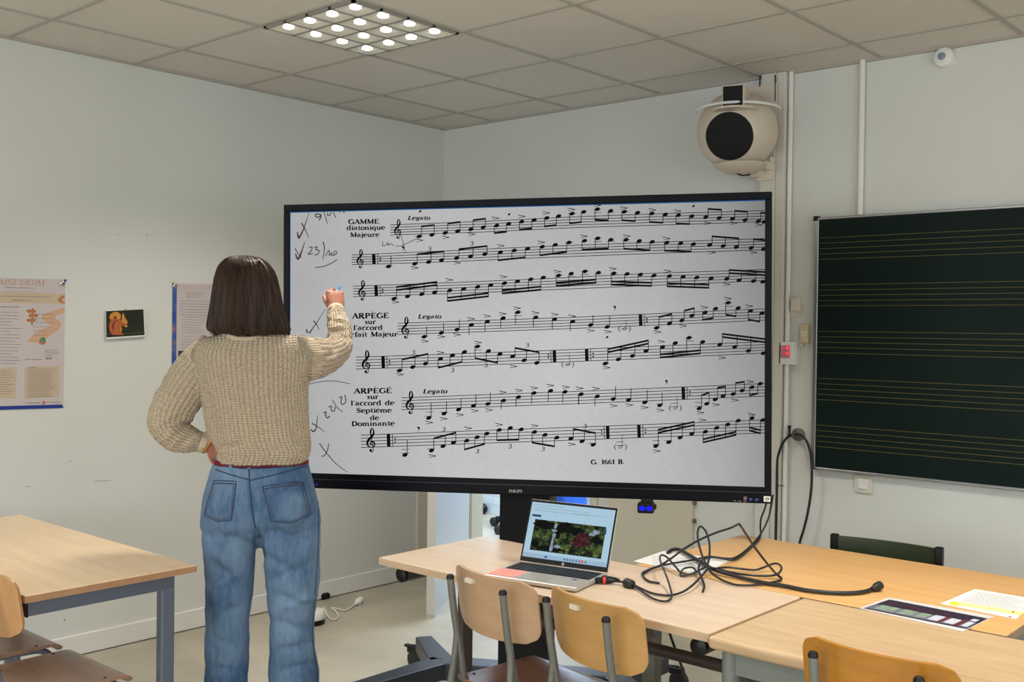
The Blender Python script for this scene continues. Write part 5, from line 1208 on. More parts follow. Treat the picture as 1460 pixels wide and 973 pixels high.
def remesh(mb, vox, its, fac=.5):
    me = bpy.data.meshes.new('tmp'); me.from_pydata([tuple(p) for p in mb.v], [], mb.f); me.update()
    o = bpy.data.objects.new('tmp', me); COL.objects.link(o)
    r = o.modifiers.new('r', 'REMESH'); r.mode = 'VOXEL'; r.voxel_size = vox
    if its:
        s = o.modifiers.new('s', 'SMOOTH'); s.iterations = its; s.factor = fac
    dg = bpy.context.evaluated_depsgraph_get(); dg.update()
    m2 = bpy.data.meshes.new_from_object(o.evaluated_get(dg))
    out = MB(); out.v = [v.co.copy() for v in m2.vertices]; out.f = [tuple(p.vertices) for p in m2.polygons]; out.m = [0]*len(out.f)
    bpy.data.objects.remove(o); bpy.data.meshes.remove(me); bpy.data.meshes.remove(m2)
    return out
def vnormals(mb):
    V = np.array([tuple(p) for p in mb.v]); N = np.zeros_like(V)
    F = np.array([f[:3] for f in mb.f]); fn = np.cross(V[F[:,1]]-V[F[:,0]], V[F[:,2]]-V[F[:,0]])
    for k in range(4):
        idx = np.array([f[k] if k < len(f) else f[-1] for f in mb.f]); np.add.at(N, idx, fn)
    N /= np.linalg.norm(N, axis=1)[:,None]+1e-12
    return V, N
def project(V):
    d = V - np.array(CAM); z = d @ np.array(fwd)
    return 730+FPX*(d @ np.array(CR))/z, 486.5-FPX*(d @ np.array(CU))/z

SKIN = mat('skin', (178, 118, 96), .5, var=.05, scale=20)
m = SKIN; m.node_tree.nodes['Principled BSDF'].inputs['Subsurface Weight'].default_value = .08; m.node_tree.nodes['Principled BSDF'].inputs['Subsurface Radius'].default_value = (.02, .008, .005)

def rfo(x, y, t): return pt_t(x, y, t)
# joints
LS, RS = pw(298, 502, .0), pw(428, 500, .02)
LE, RE = pw(236, 606, -.05), pt_t(486, 503, 4.02)
LW_, RW_ = pw(296, 634, -.03), pt_t(479, 441, 4.17)
HC = pw(352, 420, .0)
HF = (PF*.88 + PR*.47).normalized(); HR = Vector((HF.y, -HF.x, 0))
chin = 1.575
body = MB()
# trunk under the clothes
rows = [(318,410,486,.075),(296,430,498,.085),(300,428,530,.1),(304,426,570,.105),(312,426,620,.1),(310,434,660,.1),(302,444,705,.115),(300,446,742,.115)]
body.rings([pring(a, b, y, h) for a, b, y, h in lerp_rings(rows)])
for lg in ([(304,364,738),(302,358,800),(306,350,880),(308,345,960),(310,340,1040),(311,338,1066)], [(374,444,738),(384,446,800),(392,444,880),(396,440,960),(400,434,1040),(402,430,1066)]):
    body.rings([pring(a, b, y, (b-a)/2*KPX) for a, b, y in lerp_rings(lg)])
body.tube(spline([LS, LS.lerp(LE, .5), pw(241, 606, -.045), pw(262, 625, -.043), LW_], 4), [.05, .049, .047, .046, .044, .042, .04, .038, .036, .035, .034, .032, .031, .030, .029, .027, .026], 16)
body.tube([RS, RS.lerp(RE, .5), RE, RE.lerp(RW_, .6), RW_], [.05, .044, .038, .034, .026], 16)
body.tube([pw(358, 492, 0), pw(355, 470, .0), HC+Vector((0,0,-.02))], [.062, .054, .055], 20)
# head
hrows = [(0,.03,.078,.0),(.012,.042,.088,.02),(.035,.053,.092,.045),(.065,.063,.092,.072),(.1,.070,.09,.09),(.14,.074,.093,.097),(.175,.071,.086,.094),(.205,.057,.062,.076),(.222,.034,.036,.046),(.228,.01,.01,.015)]
ax = Vector((HC.x, HC.y, 0)) + HF*.01
hr = []
for z, w_, f_, b_ in lerp_rings(hrows, 3):
    hr.append([ax + HR*(w_*math.cos(a)) + HF*((f_ if math.sin(a) > 0 else b_)*math.sin(a)) + PU*(chin+z) for a in [2*math.pi*k/32 for k in range(32)]])
body.rings(hr)
def hp(x, y, z): return ax + HR*x + HF*y + PU*(chin+z)
body.tube([hp(0,.088,.125), hp(0,.098,.10), hp(0,.112,.078), hp(0,.1,.068)], [.009,.011,.014,.010], 12)
body.ball(hp(-.011,.097,.073), .0085, 10, 8); body.ball(hp(.011,.097,.073), .0085, 10, 8)
body.tube([hp(-.045,.075,.128), hp(-.022,.09,.133), hp(0,.09,.127), hp(.022,.09,.133), hp(.045,.075,.128)], [.006,.009,.008,.009,.006], 10)
body.ball(hp(0,.088,.016), (.02,.014,.016), 12, 8, frame=Matrix((HR, HF, PU)).transposed())
body.tube([hp(-.024,.083,.046), hp(0,.098,.048), hp(.024,.083,.046)], [.004,.0065,.004], 10)
body.tube([hp(-.022,.083,.038), hp(0,.096,.037), hp(.022,.083,.038)], [.004,.007,.004], 10)
for s in (-1, 1): body.ball(hp(s*.076,-.008,.09), (.008,.018,.032), 12, 10, frame=Matrix((HR, HF, PU)).transposed())

def hand(mb, W, d, n, thumb, curls, th=(.7,.7,-.2), L=.165, spread=.0, side=(0, 0, 0, 0)):
    d = d.normalized(); n = (n - d*n.dot(d)).normalized(); s = thumb
    s = (s - d*s.dot(d)); s = (s - n*s.dot(n)).normalized(); k = L/.18
    rg = []
    for f, w_, t_ in ((-.12,.026,.021),(.0,.028,.02),(.2,.034,.018),(.5,.039,.016),(.8,.041,.0145),(.97,.0385,.0115),(1.02,.034,.007)):
        c = W + d*(f*.088*k)
        rg.append([c + s*(math.copysign(abs(math.cos(a))**.8, math.cos(a))*w_*k) + n*(math.copysign(abs(math.sin(a))**.8, math.sin(a))*t_*k) for a in [2*math.pi*i/20 for i in range(20)]])
    mb.rings(rg)
    ends = []
    for off in (.029, .0095, -.0105, -.029): mb.ball(W + d*(.083*k) + s*off*k + n*.0015*k, .0115*k, 12, 8)
    for i, (off, ln) in enumerate(((.029,.074),(.0095,.082),(-.0105,.076),(-.029,.06))):
        p = W + d*(.083*k) + s*off*k - n*.001; ang = 0; pts = [p - d*.018*k, p]
        dirn = d
        for sg, c in zip((.45,.31,.24), curls[i]):
            ang += math.radians(c); q = d*math.cos(ang) - n*math.sin(ang) + s*(spread*(1.5-i)*.3 + side[i])
            for _ in range(2):
                pts.append(pts[-1] + q.normalized()*(ln*sg*k/2))
        r = [.0098, .0098, .0094, .009, .0086, .0083, .0076, .0055] if i < 3 else [.0086, .0086, .0082, .0078, .0075, .0072, .0066, .0048]
        mb.tube(pts, [x*k for x in r], 12); ends.append(pts)
    tb = W + d*.022*k + s*.026*k - n*.004
    td = (d*th[0] + s*th[1] + n*th[2]).normalized(); td2 = (td*.75 + d*.55 - n*.15).normalized()
    mb.tube([tb-td*.015*k, tb, tb+td*.032*k, tb+td*.038*k+td2*.012*k, tb+td*.034*k+td2*.034*k, tb+td*.034*k+td2*.052*k], [.012*k,.014*k,.0115*k,.0105*k,.0098*k,.006*k], 12)
    return ends
# right hand: palm to the left, index reaching the glass
scr_t = scr(.006)
TIP = scr_t(487.5, 409)
dR = (PU*.90 + PF*.42 - PR*.10).normalized(); nR = (PR*.30 - PF*.90 + PU*.2)
nR = (nR - dR*nR.dot(dR)).normalized(); sR = nR.cross(dR)
RWr = pt_t(480.5, 444, 4.185)
ef = hand(body, RWr, dR, nR, sR, [(34, 12, 6), (78, 86, 50), (80, 88, 50), (82, 88, 50)], th=(.78,.06,-.6), L=.172, side=(-.85, 0, 0, 0))
IDX = ef[0]
# left hand: palm on the hip, fingers tucked below the sweater hem
dL = (PR*.78 - PU*.40 + PF*.10).normalized(); nL = (-PF*.85 - PR*.2 - PU*.1); sL = (nL - dL*nL.dot(dL)).normalized(); sL = dL.cross(sL)
LWr = pw(297, 634, -.045)
efL = hand(body, LWr, dL, nL, sL, [(8, 22, 15), (10, 24, 15), (12, 26, 16), (14, 28, 18)], th=(.6,.75,-.15), L=.165, spread=.25)
bm = remesh(body, .0042, 3)
person = obj('person', bm, SKIN, smooth=True, angle=180, origin=Vector((pw(366, 740).x, pw(366, 740).y, 0)))
tag(person, 'woman seen from behind in cream knit sweater and blue jeans, pointing at screen', 'person')
# eyes
mb = MB()
for s in (-1, 1): mb.ball(hp(s*.031,.077,.113), .0115, 14, 10)
ey = obj('eyes', mb, mat('eye_white', (226, 222, 216), .2), person, smooth=True)
mb = MB()
for s in (-1, 1): mb.ball(hp(s*.031,.0865,.113), .0048, 12, 8)
obj('iris', mb, mat('iris_brown', (58, 40, 30), .2), ey, smooth=True)
mb = MB(); mb.tube([hp(-.022,.0885,.042), hp(-.01,.1005,.043), hp(0,.1035,.0425), hp(.01,.1005,.043), hp(.022,.0885,.042)], [.002,.005,.0055,.005,.002], 10); obj('lips', mb, mat('lips', (170, 96, 90), .4), person, smooth=True)

# ---- hair: chin-length bob
random.seed(21)
HROWS = [(364.5,339,353,.01),(366,331,365,.035),(369,324,373,.055),(375,317,381,.078),(384,311.5,388,.094),(396,308.5,393,.104),(410,306.5,396,.109),(425,304.5,399,.111),(440,303,402,.112),(452,301.5,405.5,.113),(462,300,409,.112),(469,300.5,411.5,.108),(474,304,409,.098),(478,312,400,.084)]
hm_ = MB(); rr = []
NA = 120
rows = lerp_rings([(y, a, b, d) for y, a, b, d in HROWS], 4)
def hair_pt(y, l, r, hd, a, grow=0.0):
    c = pw((l+r)/2, y, -.004); hw = (r-l)/2*KPX
    px_, py_ = PR*math.cos(a)*hw, PF*math.sin(a)*hd
    q = px_+py_
    ang = math.degrees(math.acos(max(-1, min(1, q.normalized().dot(HF)))))
    g = 1.0
    if y > 386:
        lim = 58; e = min(1, max(0, (ang-lim+16)/16)); k = min(1, (y-386)/14)
        g = 1-(1-e)*k*.62
    gv = noise.noise(Vector((a*9, y*.006, 3)))*.022 + noise.noise(Vector((a*26, y*.01, 9)))*.012
    return c + q*g*(1+gv+grow)
for y, l, r, hd in rows:
    rr.append([hair_pt(y + (3.0*noise.noise(Vector((2*math.pi*k/NA*3.0, 1, 1))) + 6*noise.noise(Vector((2*math.pi*k/NA*11, 4, 1))))*max(0, (y-455)/23), l, r, hd, 2*math.pi*k/NA) for k in range(NA)])
hm_.rings(rr)
for i in range(620):
    a = random.uniform(0, 2*math.pi)
    if random.random() < .6: a = random.uniform(math.pi*.95, math.pi*2.1)
    i0 = random.randint(0, 26); i1 = len(rows)-1-random.randint(0, 4); pts = []; da = random.uniform(-.12, .12); gr = random.uniform(.002, .03)
    fly = random.random() < .05
    for q in range(9):
        f = q/8; row = rows[int(i0+(i1-i0)*f)]
        pts.append(hair_pt(*row, a+da*f, gr+(.05*f*f if fly else 0)))
    if random.random() < .5: pts.append(pts[-1] + Vector((0,0,-random.uniform(.003, .014))) + PR*random.uniform(-.006, .006))
    w_ = random.uniform(.0007, .0016)
    hm_.tube(pts, [w_*.6]+[w_]*(len(pts)-2)+[w_*.3], 4, cap=False)
HAIR, nt, b = newmat('hair_brown'); L = nt.links
tc = nt.nodes.new('ShaderNodeTexCoord'); mp = nt.nodes.new('ShaderNodeMapping'); mp.inputs['Scale'].default_value = (70, 70, 3)
L.new(tc.outputs['Object'], mp.inputs['Vector']); nz = nt.nodes.new('ShaderNodeTexNoise'); nz.inputs['Scale'].default_value = 1.0; nz.inputs['Detail'].default_value = 4; L.new(mp.outputs['Vector'], nz.inputs['Vector'])
rp = nt.nodes.new('ShaderNodeValToRGB'); rp.color_ramp.elements[0].position = .3; rp.color_ramp.elements[1].position = .75
rp.color_ramp.elements[0].color = (*lin((34, 23, 18)), 1); rp.color_ramp.elements[1].color = (*lin((82, 57, 43)), 1); L.new(nz.outputs['Fac'], rp.inputs['Fac']); L.new(rp.outputs['Color'], b.inputs['Base Color'])
b.inputs['Roughness'].default_value = .5; b.inputs['Specular IOR Level'].default_value = .28; bp = nt.nodes.new('ShaderNodeBump'); bp.inputs['Strength'].default_value = .5; bp.inputs['Distance'].default_value = .004; L.new(nz.outputs['Fac'], bp.inputs['Height']); L.new(bp.outputs['Normal'], b.inputs['Normal'])
obj('hair', hm_, HAIR, person, smooth=True, angle=80)

# ---- sweater
SW = MB()
TROWS = [(473,322,400,.062),(478,308,414,.074),(485,294,430,.088),(495,283,438,.104),(510,279,441,.116),(535,283,439,.128),(565,289,437.5,.134),(600,295,440,.138),(622,298.5,443,.142),(632,305,443,.142),(641,312.5,443,.140),(649,311.5,441,.137),(658,308,437.5,.130)]
TR_ = lerp_rings([(y, l, r, h) for y, l, r, h in TROWS], 4)
SW.rings([pring(l, r, y, h, ex=2.2) for y, l, r, h in TR_])
LSL = [(pw(312, 500, .0), .078), (pw(284, 527, -.01), .083), (pw(262, 557, -.025), .080), (pw(246, 586, -.04), .077), (pw(243, 607, -.045), .073), (pw(257, 622, -.043), .058), (pw(272, 628, -.04), .047), (pw(285, 631, -.037), .037), (pw(296.5, 634.5, -.035), .030)]
RSL = [(pw(418, 508, .0), .078), (pt_t(440, 511, 3.86), .082), (pt_t(458, 508, 3.93), .074), (pt_t(473, 502, 3.99), .064), (pt_t(482, 491, 4.04), .055), (pt_t(484, 473, 4.08), .046), (pt_t(481.5, 457, 4.13), .040), (pt_t(479.5, 447, 4.16), .034), (pt_t(479, 441.5, 4.18), .0315)]
def chain(sl, per=5):
    P = spline([p for p, r in sl], per); R = [q.x for q in spline([(r, 0, 0) for p, r in sl], per)]; return P, R
CL, CRr = chain(LSL), chain(RSL)
for P, R in (CL, CRr): SW.tube(P, R, 28)
sw = remesh(SW, .0055, 6)
V, N = vnormals(sw)
# which piece of knitting a place belongs to, and its rib/row coordinates
def seg_coords(V, P, R):
    P_ = np.array([tuple(p) for p in P]); R_ = np.array(R)
    D = np.linalg.norm(V[:,None,:]-P_[None], axis=2); i = np.argmin(D/ R_[None], axis=1)
    T = np.gradient(P_, axis=0); T /= np.linalg.norm(T, axis=1)[:,None]
    S = np.concatenate([[0], np.cumsum(np.linalg.norm(np.diff(P_, axis=0), axis=1))])
    rel = V-P_[i]; along = (rel*T[i]).sum(1); rad = rel-T[i]*along[:,None]
    # parallel frame
    up = np.zeros_like(P_); u_ = np.cross(T[0], np.array(PF)); u_ /= np.linalg.norm(u_)
    for k in range(len(P_)):
        u_ = u_-T[k]*(u_@T[k]); u_ /= np.linalg.norm(u_); up[k] = u_
    sd = np.cross(T, up); ang = np.arctan2((rad*sd[i]).sum(1), (rad*up[i]).sum(1))
    return np.linalg.norm(rad, axis=1)/R_[i], ang, S[i]+along, R_[i]
nl, al, sl_, _ = seg_coords(V, *CL); nr, ar, sr_, _ = seg_coords(V, *CRr)
cx = np.array([tuple(pw((l+r)/2, y)) for y, l, r, h in TR_]); czs = cx[:,2][::-1]
def ti(col): return np.interp(V[:,2], czs, col[::-1])
c_x = ti(cx[:,0]); c_y = ti(cx[:,1]); hw_ = ti(np.array([(r-l)/2*KPX for y, l, r, h in TR_])); hd_ = ti(np.array([h for y, l, r, h in TR_]))
dx = (V[:,0]-c_x)*PR.x+(V[:,1]-c_y)*PR.y; dy = (V[:,0]-c_x)*PF.x+(V[:,1]-c_y)*PF.y
nt_ = np.hypot(dx/hw_, dy/hd_); at_ = np.arctan2(dy/hd_, dx/hw_)+math.pi/2      # 0 at the back
at_ = np.arcsin(np.clip(dx/np.maximum(hw_*1.02, .186), -1, 1))
torso_ok = nt_*.96
nl = nl+np.clip((.085-sl_)/.085, 0, 2)*.9; nr = nr+np.clip((.085-sr_)/.085, 0, 2)*.9
seg = np.argmin(np.stack([torso_ok, nl, nr]), axis=0)
U = np.choose(seg, [at_*.172, al*.062, ar*.060]); W_ = np.choose(seg, [V[:,2], sl_, sr_])
# folds
disp = np.zeros(len(V)); px, py = project(V); face = (N @ -np.array(fwd)) > -.1
for k in range(len(V)):
    p = Vector(V[k])
    if seg[k] == 0:
        disp[k] = .005*noise.noise(Vector((U[k]*14, V[k][2]*5, 1))) + .003*noise.noise(Vector((U[k]*30, V[k][2]*9, 5)))
    else:
        sleeve_l = seg[k] == 1
        s_ = W_[k]; fr_ = min(1, max(0, (s_-.16)/.2))
        disp[k] = (.003+.006*fr_)*noise.noise(Vector((U[k]*8, s_*34, 2 if sleeve_l else 7))) + .004*noise.noise(Vector((U[k]*20, s_*16, 4)))
def crease(x0, y0, x1, y1, amp, w):
    d = np.array([x1-x0, y1-y0]); l = np.hypot(*d); t = np.clip(((px-x0)*d[0]+(py-y0)*d[1])/l**2, 0, 1)
    dist = np.hypot(px-x0-t*d[0], py-y0-t*d[1]); fade = 1-np.abs(2*t-1)**3
    return np.where(face, amp*np.exp(-(dist/w)**2)*(.3+.7*fade), 0)
for c in ((436,478,500,482,-.010,3.5),(470,478,482,500,-.008,3.5),(462,472,496,470,-.006,3),(466,457,494,460,-.006,2.5),(440,530,478,500,-.008,4),(428,492,455,540,-.006,5),(440,500,486,520,.005,5),(292,560,318,640,-.008,5),(316,640,345,632,-.012,4),(316,646,330,655,.006,4),(300,645,430,650,.003,4),(228,612,262,590,-.007,4),(240,632,268,604,-.009,3.5),(255,637,284,612,-.009,3.5),(222,575,262,560,-.004,5),(286,520,296,570,-.007,4),(305,600,340,560,-.004,6),(400,600,436,630,-.005,5),(410,560,440,545,-.005,6),(330,615,420,622,-.003,8)):
    disp += crease(*c)
rib = np.abs(np.sin(math.pi*U/.0155))
V2 = V + N*(disp + .0016*rib)[:,None]
sw.v = [Vector(p) for p in V2]
KNIT, nt, b = newmat('cream_knit'); L = nt.links
uvn = nt.nodes.new('ShaderNodeUVMap'); uvn.uv_map = 'knit'; sx = nt.nodes.new('ShaderNodeSeparateXYZ'); L.new(uvn.outputs['UV'], sx.inputs[0])
def mth(op, a, bb=None):
    n_ = nt.nodes.new('ShaderNodeMath'); n_.operation = op
    for i, q in enumerate((a, bb)):
        if q is None: continue
        if isinstance(q, (int, float)): n_.inputs[i].default_value = q
        else: L.new(q, n_.inputs[i])
    return n_.outputs[0]
ru = mth('ABSOLUTE', mth('SINE', mth('MULTIPLY', sx.outputs[0], math.pi/.0155)))
stv = mth('MULTIPLY', mth('SINE', mth('ADD', mth('MULTIPLY', sx.outputs[1], 2*math.pi/.0085), mth('MULTIPLY', ru, 2.0))), .28)
hgt = mth('ADD', mth('POWER', ru, .6), stv)
bp = nt.nodes.new('ShaderNodeBump'); bp.inputs['Strength'].default_value = 1.0; bp.inputs['Distance'].default_value = .006; L.new(hgt, bp.inputs['Height']); L.new(bp.outputs['Normal'], b.inputs['Normal'])
tc = nt.nodes.new('ShaderNodeTexCoord'); nz = nt.nodes.new('ShaderNodeTexNoise'); nz.inputs['Scale'].default_value = 160; L.new(tc.outputs['Object'], nz.inputs['Vector'])
rp = nt.nodes.new('ShaderNodeValToRGB'); rp.color_ramp.elements[0].color = (*lin((184, 164, 136)), 1); rp.color_ramp.elements[1].color = (*lin((208, 190, 163)), 1); rp.color_ramp.elements[0].position = .3; rp.color_ramp.elements[1].position = .7
L.new(nz.outputs['Fac'], rp.inputs['Fac']); L.new(rp.outputs['Color'], b.inputs['Base Color']); b.inputs['Roughness'].default_value = .9; b.inputs['Sheen Weight'].default_value = .2; b.inputs['Specular IOR Level'].default_value = .15
swo = obj('sweater', sw, KNIT, person, smooth=True, angle=180)
uvl = swo.data.uv_layers.new(name='knit')
li = np.zeros(len(swo.data.loops), dtype=np.int32); swo.data.loops.foreach_get('vertex_index', li)
uvs = np.stack([U[li], W_[li]], 1)
per = np.choose(seg, [.172, .062, .060])*2*math.pi
for p in swo.data.polygons:
    l0 = p.loop_start; n_ = p.loop_total; s0 = seg[li[l0]]
    base_ = uvs[l0, 0]; bv = uvs[l0, 1]
    for q in range(l0+1, l0+n_):
        k = li[q]
        if seg[k] != s0: uvs[q] = (base_, bv); continue
        dlt = uvs[q, 0]-base_; pr_ = per[k]
        if dlt > pr_/2: uvs[q, 0] -= pr_
        elif dlt < -pr_/2: uvs[q, 0] += pr_
uvl.data.foreach_set('uv', uvs.astype(np.float32).ravel())
# neckband, cuffs, undershirt edge
BAND = mat('cream_band', (190, 174, 150), .9, bump=.3, bscale=300)
bvh = BVHTree.FromPolygons([tuple(p) for p in sw.v], sw.f)
def on(bv, x, y, lift):
    d = ray(x, y).normalized(); h = bv.ray_cast(CAM, d)
    if h[0] is None: return None
    n_ = h[1]
    if n_.dot(d) > 0: n_ = -n_
    return h[0]+n_*lift
def strip_on(bv, px_, r, lift, n=8):
    pts = [on(bv, x, y, lift) for x, y in px_]; pts = [p for p in pts if p is not None]
    mb = MB()
    if len(pts) > 1: mb.tube(pts, r, n)
    return mb
nbp = spline([(x, y, 0) for x, y in ((316, 474), (323, 478.5), (335, 482.3), (350, 484), (364, 481.5), (376, 476), (384, 471))], 5)
mb = strip_on(bvh, [(p.x, p.y) for p in nbp], .0085, .0, 10); obj('neckband', mb, BAND, swo, smooth=True)
def cuff(P, R, a, b):
    mb = MB(); k0, k1 = a, b; mb.tube(P[k0:k1], [x*1.06 for x in R[k0:k1]], 24); return mb
mb = cuff(CL[0], CL[1], -5, None); obj('cuff', mb, BAND, swo, smooth=True)
mb = cuff(CRr[0], CRr[1], -5, None); obj('cuff', mb, BAND, swo, smooth=True)

# ---- jeans
JN = MB()
PROWS = [(650,308,437,.104),(660,306.5,439,.108),(675,301,442.5,.116),(700,294,448.5,.128),(722,290,453.5,.136),(740,288.5,456,.130),(752,289.5,456,.112),(764,298,450,.08)]
JN.rings([pring(l, r, y, h, ex=2.3) for y, l, r, h in lerp_rings(PROWS)])
LL = [(735,289,366,.108),(760,289.5,367.5,.11),(785,290.5,365,.107),(820,292.5,361,.1),(870,293.5,357,.094),(920,293,354.5,.091),(973,292,353,.092),(1030,290,352,.095),(1069,289,352,.1)]
RL_ = [(735,369,456,.108),(760,369,456.5,.11),(785,372,456,.107),(820,378,455,.1),(870,383,450,.094),(905,385.5,447.5,.09),(940,384.5,452,.092),(973,383,456,.094),(1030,384,457,.097),(1069,384,458,.1)]
for Lg in (LL, RL_): JN.rings([pring(l, r, y, h, ex=2.15) for y, l, r, h in lerp_rings(Lg)])
for x in (327, 408): JN.ball(pw(x, 722, -.062), (.088, .085, .095), 20, 14)
jn = remesh(JN, .0068, 5)
V, N = vnormals(jn); px, py = project(V); face = (N @ -np.array(fwd)) > -.1
disp = np.zeros(len(V))
for k in range(len(V)):
    v_ = V[k]; low = min(1, max(0, (.95-v_[2])/.5))
    disp[k] = (.0015+.0045*low)*noise.noise(Vector((v_[0]*9, v_[1]*9, v_[2]*13))) + .002*noise.noise(Vector((v_[0]*20, v_[1]*20, v_[2]*26)))
for c in ((296,756,350,774,-.004,7),(366,752,372,800,-.012,5),(380,758,446,770,-.008,5),(392,775,450,752,-.005,5),(372,790,430,822,-.007,6),(388,828,450,800,-.006,6),(384,845,446,868,-.008,5),(392,872,450,850,.005,5),(386,885,440,900,-.007,5),(300,800,352,842,-.007,6),(296,842,350,815,.005,6),(298,880,352,862,-.006,6),(300,905,345,930,-.006,6),(390,930,450,915,-.007,5),(392,958,452,945,-.007,5),(298,950,350,960,-.006,6),(354,684,364,752,-.009,3.5),(310,830,318,960,.005,8),(418,800,425,960,.005,9)):
    disp += 1.5*crease(*c)
V2 = V+N*disp[:,None]; jn.v = [Vector(p) for p in V2]
DEN, nt, b = newmat('denim'); L = nt.links
tc = nt.nodes.new('ShaderNodeTexCoord'); mp = nt.nodes.new('ShaderNodeMapping'); mp.inputs['Scale'].default_value = (55, 55, 16); L.new(tc.outputs['Object'], mp.inputs['Vector'])
n1 = nt.nodes.new('ShaderNodeTexNoise'); n1.inputs['Scale'].default_value = 1; n1.inputs['Detail'].default_value = 6; n1.inputs['Roughness'].default_value = .7; L.new(mp.outputs['Vector'], n1.inputs['Vector'])
n2 = nt.nodes.new('ShaderNodeTexNoise'); n2.inputs['Scale'].default_value = 4.5; n2.inputs['Detail'].default_value = 3; L.new(tc.outputs['Object'], n2.inputs['Vector'])
ad = nt.nodes.new('ShaderNodeMath'); ad.operation = 'MULTIPLY_ADD'; ad.inputs[1].default_value = .55; L.new(n1.outputs['Fac'], ad.inputs[0]); L.new(n2.outputs['Fac'], ad.inputs[2])
rp = nt.nodes.new('ShaderNodeValToRGB'); rp.color_ramp.elements[0].position = .55; rp.color_ramp.elements[1].position = 1.0
rp.color_ramp.elements[0].color = (*lin((62, 88, 122)), 1); rp.color_ramp.elements[1].color = (*lin((120, 144, 168)), 1); L.new(ad.outputs[0], rp.inputs['Fac']); L.new(rp.outputs['Color'], b.inputs['Base Color'])
b.inputs['Roughness'].default_value = .85; b.inputs['Specular IOR Level'].default_value = .2
bp = nt.nodes.new('ShaderNodeBump'); bp.inputs['Strength'].default_value = .25; bp.inputs['Distance'].default_value = .003; L.new(n1.outputs['Fac'], bp.inputs['Height']); L.new(bp.outputs['Normal'], b.inputs['Normal'])
jo = obj('jeans', jn, DEN, person, smooth=True, angle=180)
jb = BVHTree.FromPolygons([tuple(p) for p in jn.v], jn.f)
SEAM = mat('denim_seam', (44, 56, 82), .85, var=.3, scale=200); STI = mat('denim_stitch', (70, 62, 70), .8, var=.3, scale=300)
def patch(bv, quad, lift, n=10, foot=0.0):
    a, b_, c, d = [Vector((q[0], q[1], 0)) for q in quad]; mb = MB(); g = []
    for j in range(n+1):
        for i in range(n+1):
            u, v = i/n, j/n; p = (a*(1-u)+b_*u)*(1-v)+(d*(1-u)+c*u)*v; y = p.y + foot*v*(1-abs(2*u-1))
            q = on(bv, p.x, y, lift); g.append(q)
    idx = {}; vs = []
    for k, q in enumerate(g):
        if q is not None: idx[k] = len(vs); vs.append(q)
    fs = []
    for j in range(n):
        for i in range(n):
            k = j*(n+1)+i; f4 = (k, k+1, k+n+2, k+n+1)
            if all(t_ in idx for t_ in f4): fs.append(tuple(idx[t_] for t_ in f4))
    mb.add(vs, fs); return mb
POCK = [((306,685.5),(336.7,686.8),(330,741.5),(291.5,734.5),5.5), ((374.3,693.8),(431.4,688),(442,733.5),(388,743.5),7)]
for a, b_, c, d, ft in POCK:
    pk = obj('back_pocket', patch(jb, (a, b_, c, d), .0022, 12, ft), DEN, jo, smooth=True, angle=180)
for a, b_, c, d, ft in POCK:
    mid = ((c[0]+d[0])/2, (c[1]+d[1])/2+ft)
    out = [a]
    def seg_(p, q, n=8): return [(p[0]+(q[0]-p[0])*i/n, p[1]+(q[1]-p[1])*i/n) for i in range(1, n+1)]
    loop = [a]+seg_(a, b_)+seg_(b_, c)+seg_(c, mid)+seg_(mid, d)+seg_(d, a)
    o = obj('pocket_seam', strip_on(jb, loop, .0017, .0026, 6), SEAM, jo, smooth=True)
    cxp = sum(p[0] for p in loop)/len(loop); cyp = sum(p[1] for p in loop)/len(loop)
    ins = [(cxp+(p[0]-cxp)*.87, cyp+(p[1]-cyp)*.9) for p in loop]
    obj('pocket_stitch', strip_on(jb, ins, .0009, .0028, 5), STI, jo, smooth=True)
    l2 = [(a[0]+(b_[0]-a[0])*i/8+.6, a[1]+(b_[1]-a[1])*i/8+4.2) for i in range(9)]
    obj('pocket_stitch', strip_on(jb, l2, .0011, .003, 5), STI, jo, smooth=True)
for pl in ([(355, 668), (356, 690), (358.5, 715), (361, 738), (364, 753)], [(308, 670), (322, 675), (338, 680), (354, 684)], [(356, 685.5), (380, 680), (408, 673), (437, 664.5)], [(307, 663), (330, 666.5), (355, 668.5), (390, 667), (415, 664.5), (438.5, 661)]):
    P = spline([(x, y, 0) for x, y in pl], 5)
    obj('seam', strip_on(jb, [(p.x, p.y) for p in P], .0019, .0012, 6), SEAM, jo, smooth=True)
for pl in ([(452, 700), (454, 730), (453.5, 770), (452, 810), (447, 870), (445, 905), (450, 945), (453, 972)],):
    P = spline([(x, y, 0) for x, y in pl], 5); obj('seam', strip_on(jb, [(p.x, p.y) for p in P], .0016, .0006, 6), SEAM, jo, smooth=True)
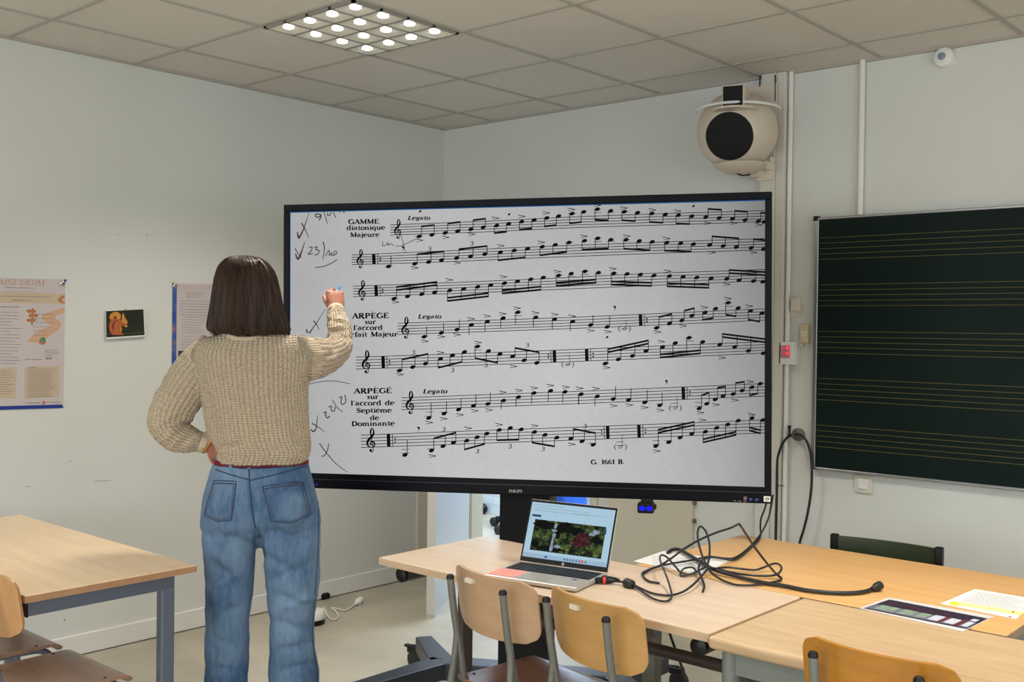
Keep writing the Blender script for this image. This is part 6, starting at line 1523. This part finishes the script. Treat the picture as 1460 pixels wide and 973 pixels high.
# belt, loops, leather tag
mb = MB(); rg = []
BR = [(653.5,308.3,437.4,.1065),(654,307.6,438,.108),(657,306.9,438.8,.1095),(660.5,306.4,439.4,.1105),(661.2,307,438.8,.108)]
BELT = mat('red_belt', (112, 16, 34), .6, spec=.25)
mb.rings([pring(l, r, y, h+.003, ex=2.3) for y, l, r, h in BR], cap=True); belt = obj('belt', mb, BELT, person, smooth=True)
bb_ = BVHTree.FromPolygons([tuple(p) for p in mb.v], mb.f)
mb = patch(bb_, ((390,656.5),(415,655),(415.5,659.8),(390.5,661)), .0018, 4); obj('leather_tag', mb, mat('leather_tag', (126, 62, 44), .5), belt)
for x, y0, y1, w_ in ((355.3, 655, 669, 2.4), (423, 654.5, 666, 2.2), (329, 655, 668, 2.0)):
    mb = patch(bb_, ((x-w_,y0),(x+w_,y0),(x+w_,660.5),(x-w_,660.5)), .0035, 3); mb2 = patch(jb, ((x-w_,659),(x+w_,659),(x+w_,y1),(x-w_,y1)), .004, 3); mb.add(mb2.v, mb2.f)
    if mb.f: obj('belt_loop', mb, DEN, jo)
mb = MB(); mb.rings([pring(l, r, y, h, ex=2.3) for y, l, r, h in ((645, 318, 436, .106), (652.5, 318.5, 437.4, .1125), (653, 319, 436.5, .11))]); obj('undershirt_hem', mb, mat('white_shirt', (222, 214, 206), .8), person, smooth=True)
# bracelet
br = MB(); cB = LWr + dL*(-.002); nn = (nL-dL*nL.dot(dL)).normalized(); ss = dL.cross(nn)
br.tube([cB + nn*math.cos(a)*.0265 + ss*math.sin(a)*.033 for a in [2*math.pi*k/28 for k in range(29)]], .005, 8); obj('bracelet', br, mat('amber_bracelet', (168, 120, 48), .3, metal=.4, var=.3, scale=120), person, smooth=True)
# shoes, standing on the floor below the hems
SHO = mat('shoe_white', (206, 204, 198), .5); SOLE = mat('shoe_sole', (226, 224, 218), .6)
for x in (324, 416):
    c = pw(x, 1060, 0); c.z = 0; fd = (PF*.95+PR*(.12 if x > 360 else -.18)).normalized(); sd_ = Vector((fd.y, -fd.x, 0))
    def fo_(w0, lst):
        rg = []
        for f, w_, z0, z1 in lst:
            rg.append([c + fd*f + sd_*(w_*math.cos(a)) + PU*(z0+(z1-z0)*(.5+.5*math.sin(a))) for a in [2*math.pi*k/20 for k in range(20)]])
        mb = MB(); mb.rings(rg); return mb
    sh = obj('shoe', fo_(0, [(-.085,.012,.02,.06),(-.08,.03,.015,.085),(-.04,.038,.015,.1),(.02,.04,.015,.095),(.08,.045,.015,.07),(.13,.044,.015,.052),(.165,.03,.018,.04),(.175,.012,.02,.032)]), SHO, person, smooth=True)
    pts = [c + fd*f + sd_*w_ for f, w_ in ((-.09,0),(-.082,.026),(-.05,.038),(0,.038),(.06,.045),(.12,.046),(.16,.03),(.178,0),(.16,-.03),(.12,-.044),(.06,-.042),(0,-.038),(-.05,-.038),(-.082,-.026))]
    mb = MB(); mb.prism([p+PU*.001 for p in pts], PU*.022); obj('sole', mb, SOLE, sh, bevel=.004)
# slim stylus between thumb and index, blue tip on the glass
tip = scr(.0055)(485, 408)
d_ = (RWr + dR*.06 - nR*.055 - sR*.0 - tip).normalized()
t = thing('stylus', tuple(tip), 'small blue-tipped pen held to the screen by the raised hand', 'pen')
mb = MB(); mb.tube([tip + d_*.0, tip + d_*.004, tip + d_*.02], [.003, .0055, .006], 12); obj('tip', mb, mat('blue_tip', (96, 140, 214), .4), t, smooth=True)
mb = MB(); mb.tube([tip + d_*.02, tip + d_*.07], [.0055, .0055], 12); obj('barrel', mb, mat('pen_pale_blue', (168, 186, 214), .35), t, smooth=True)
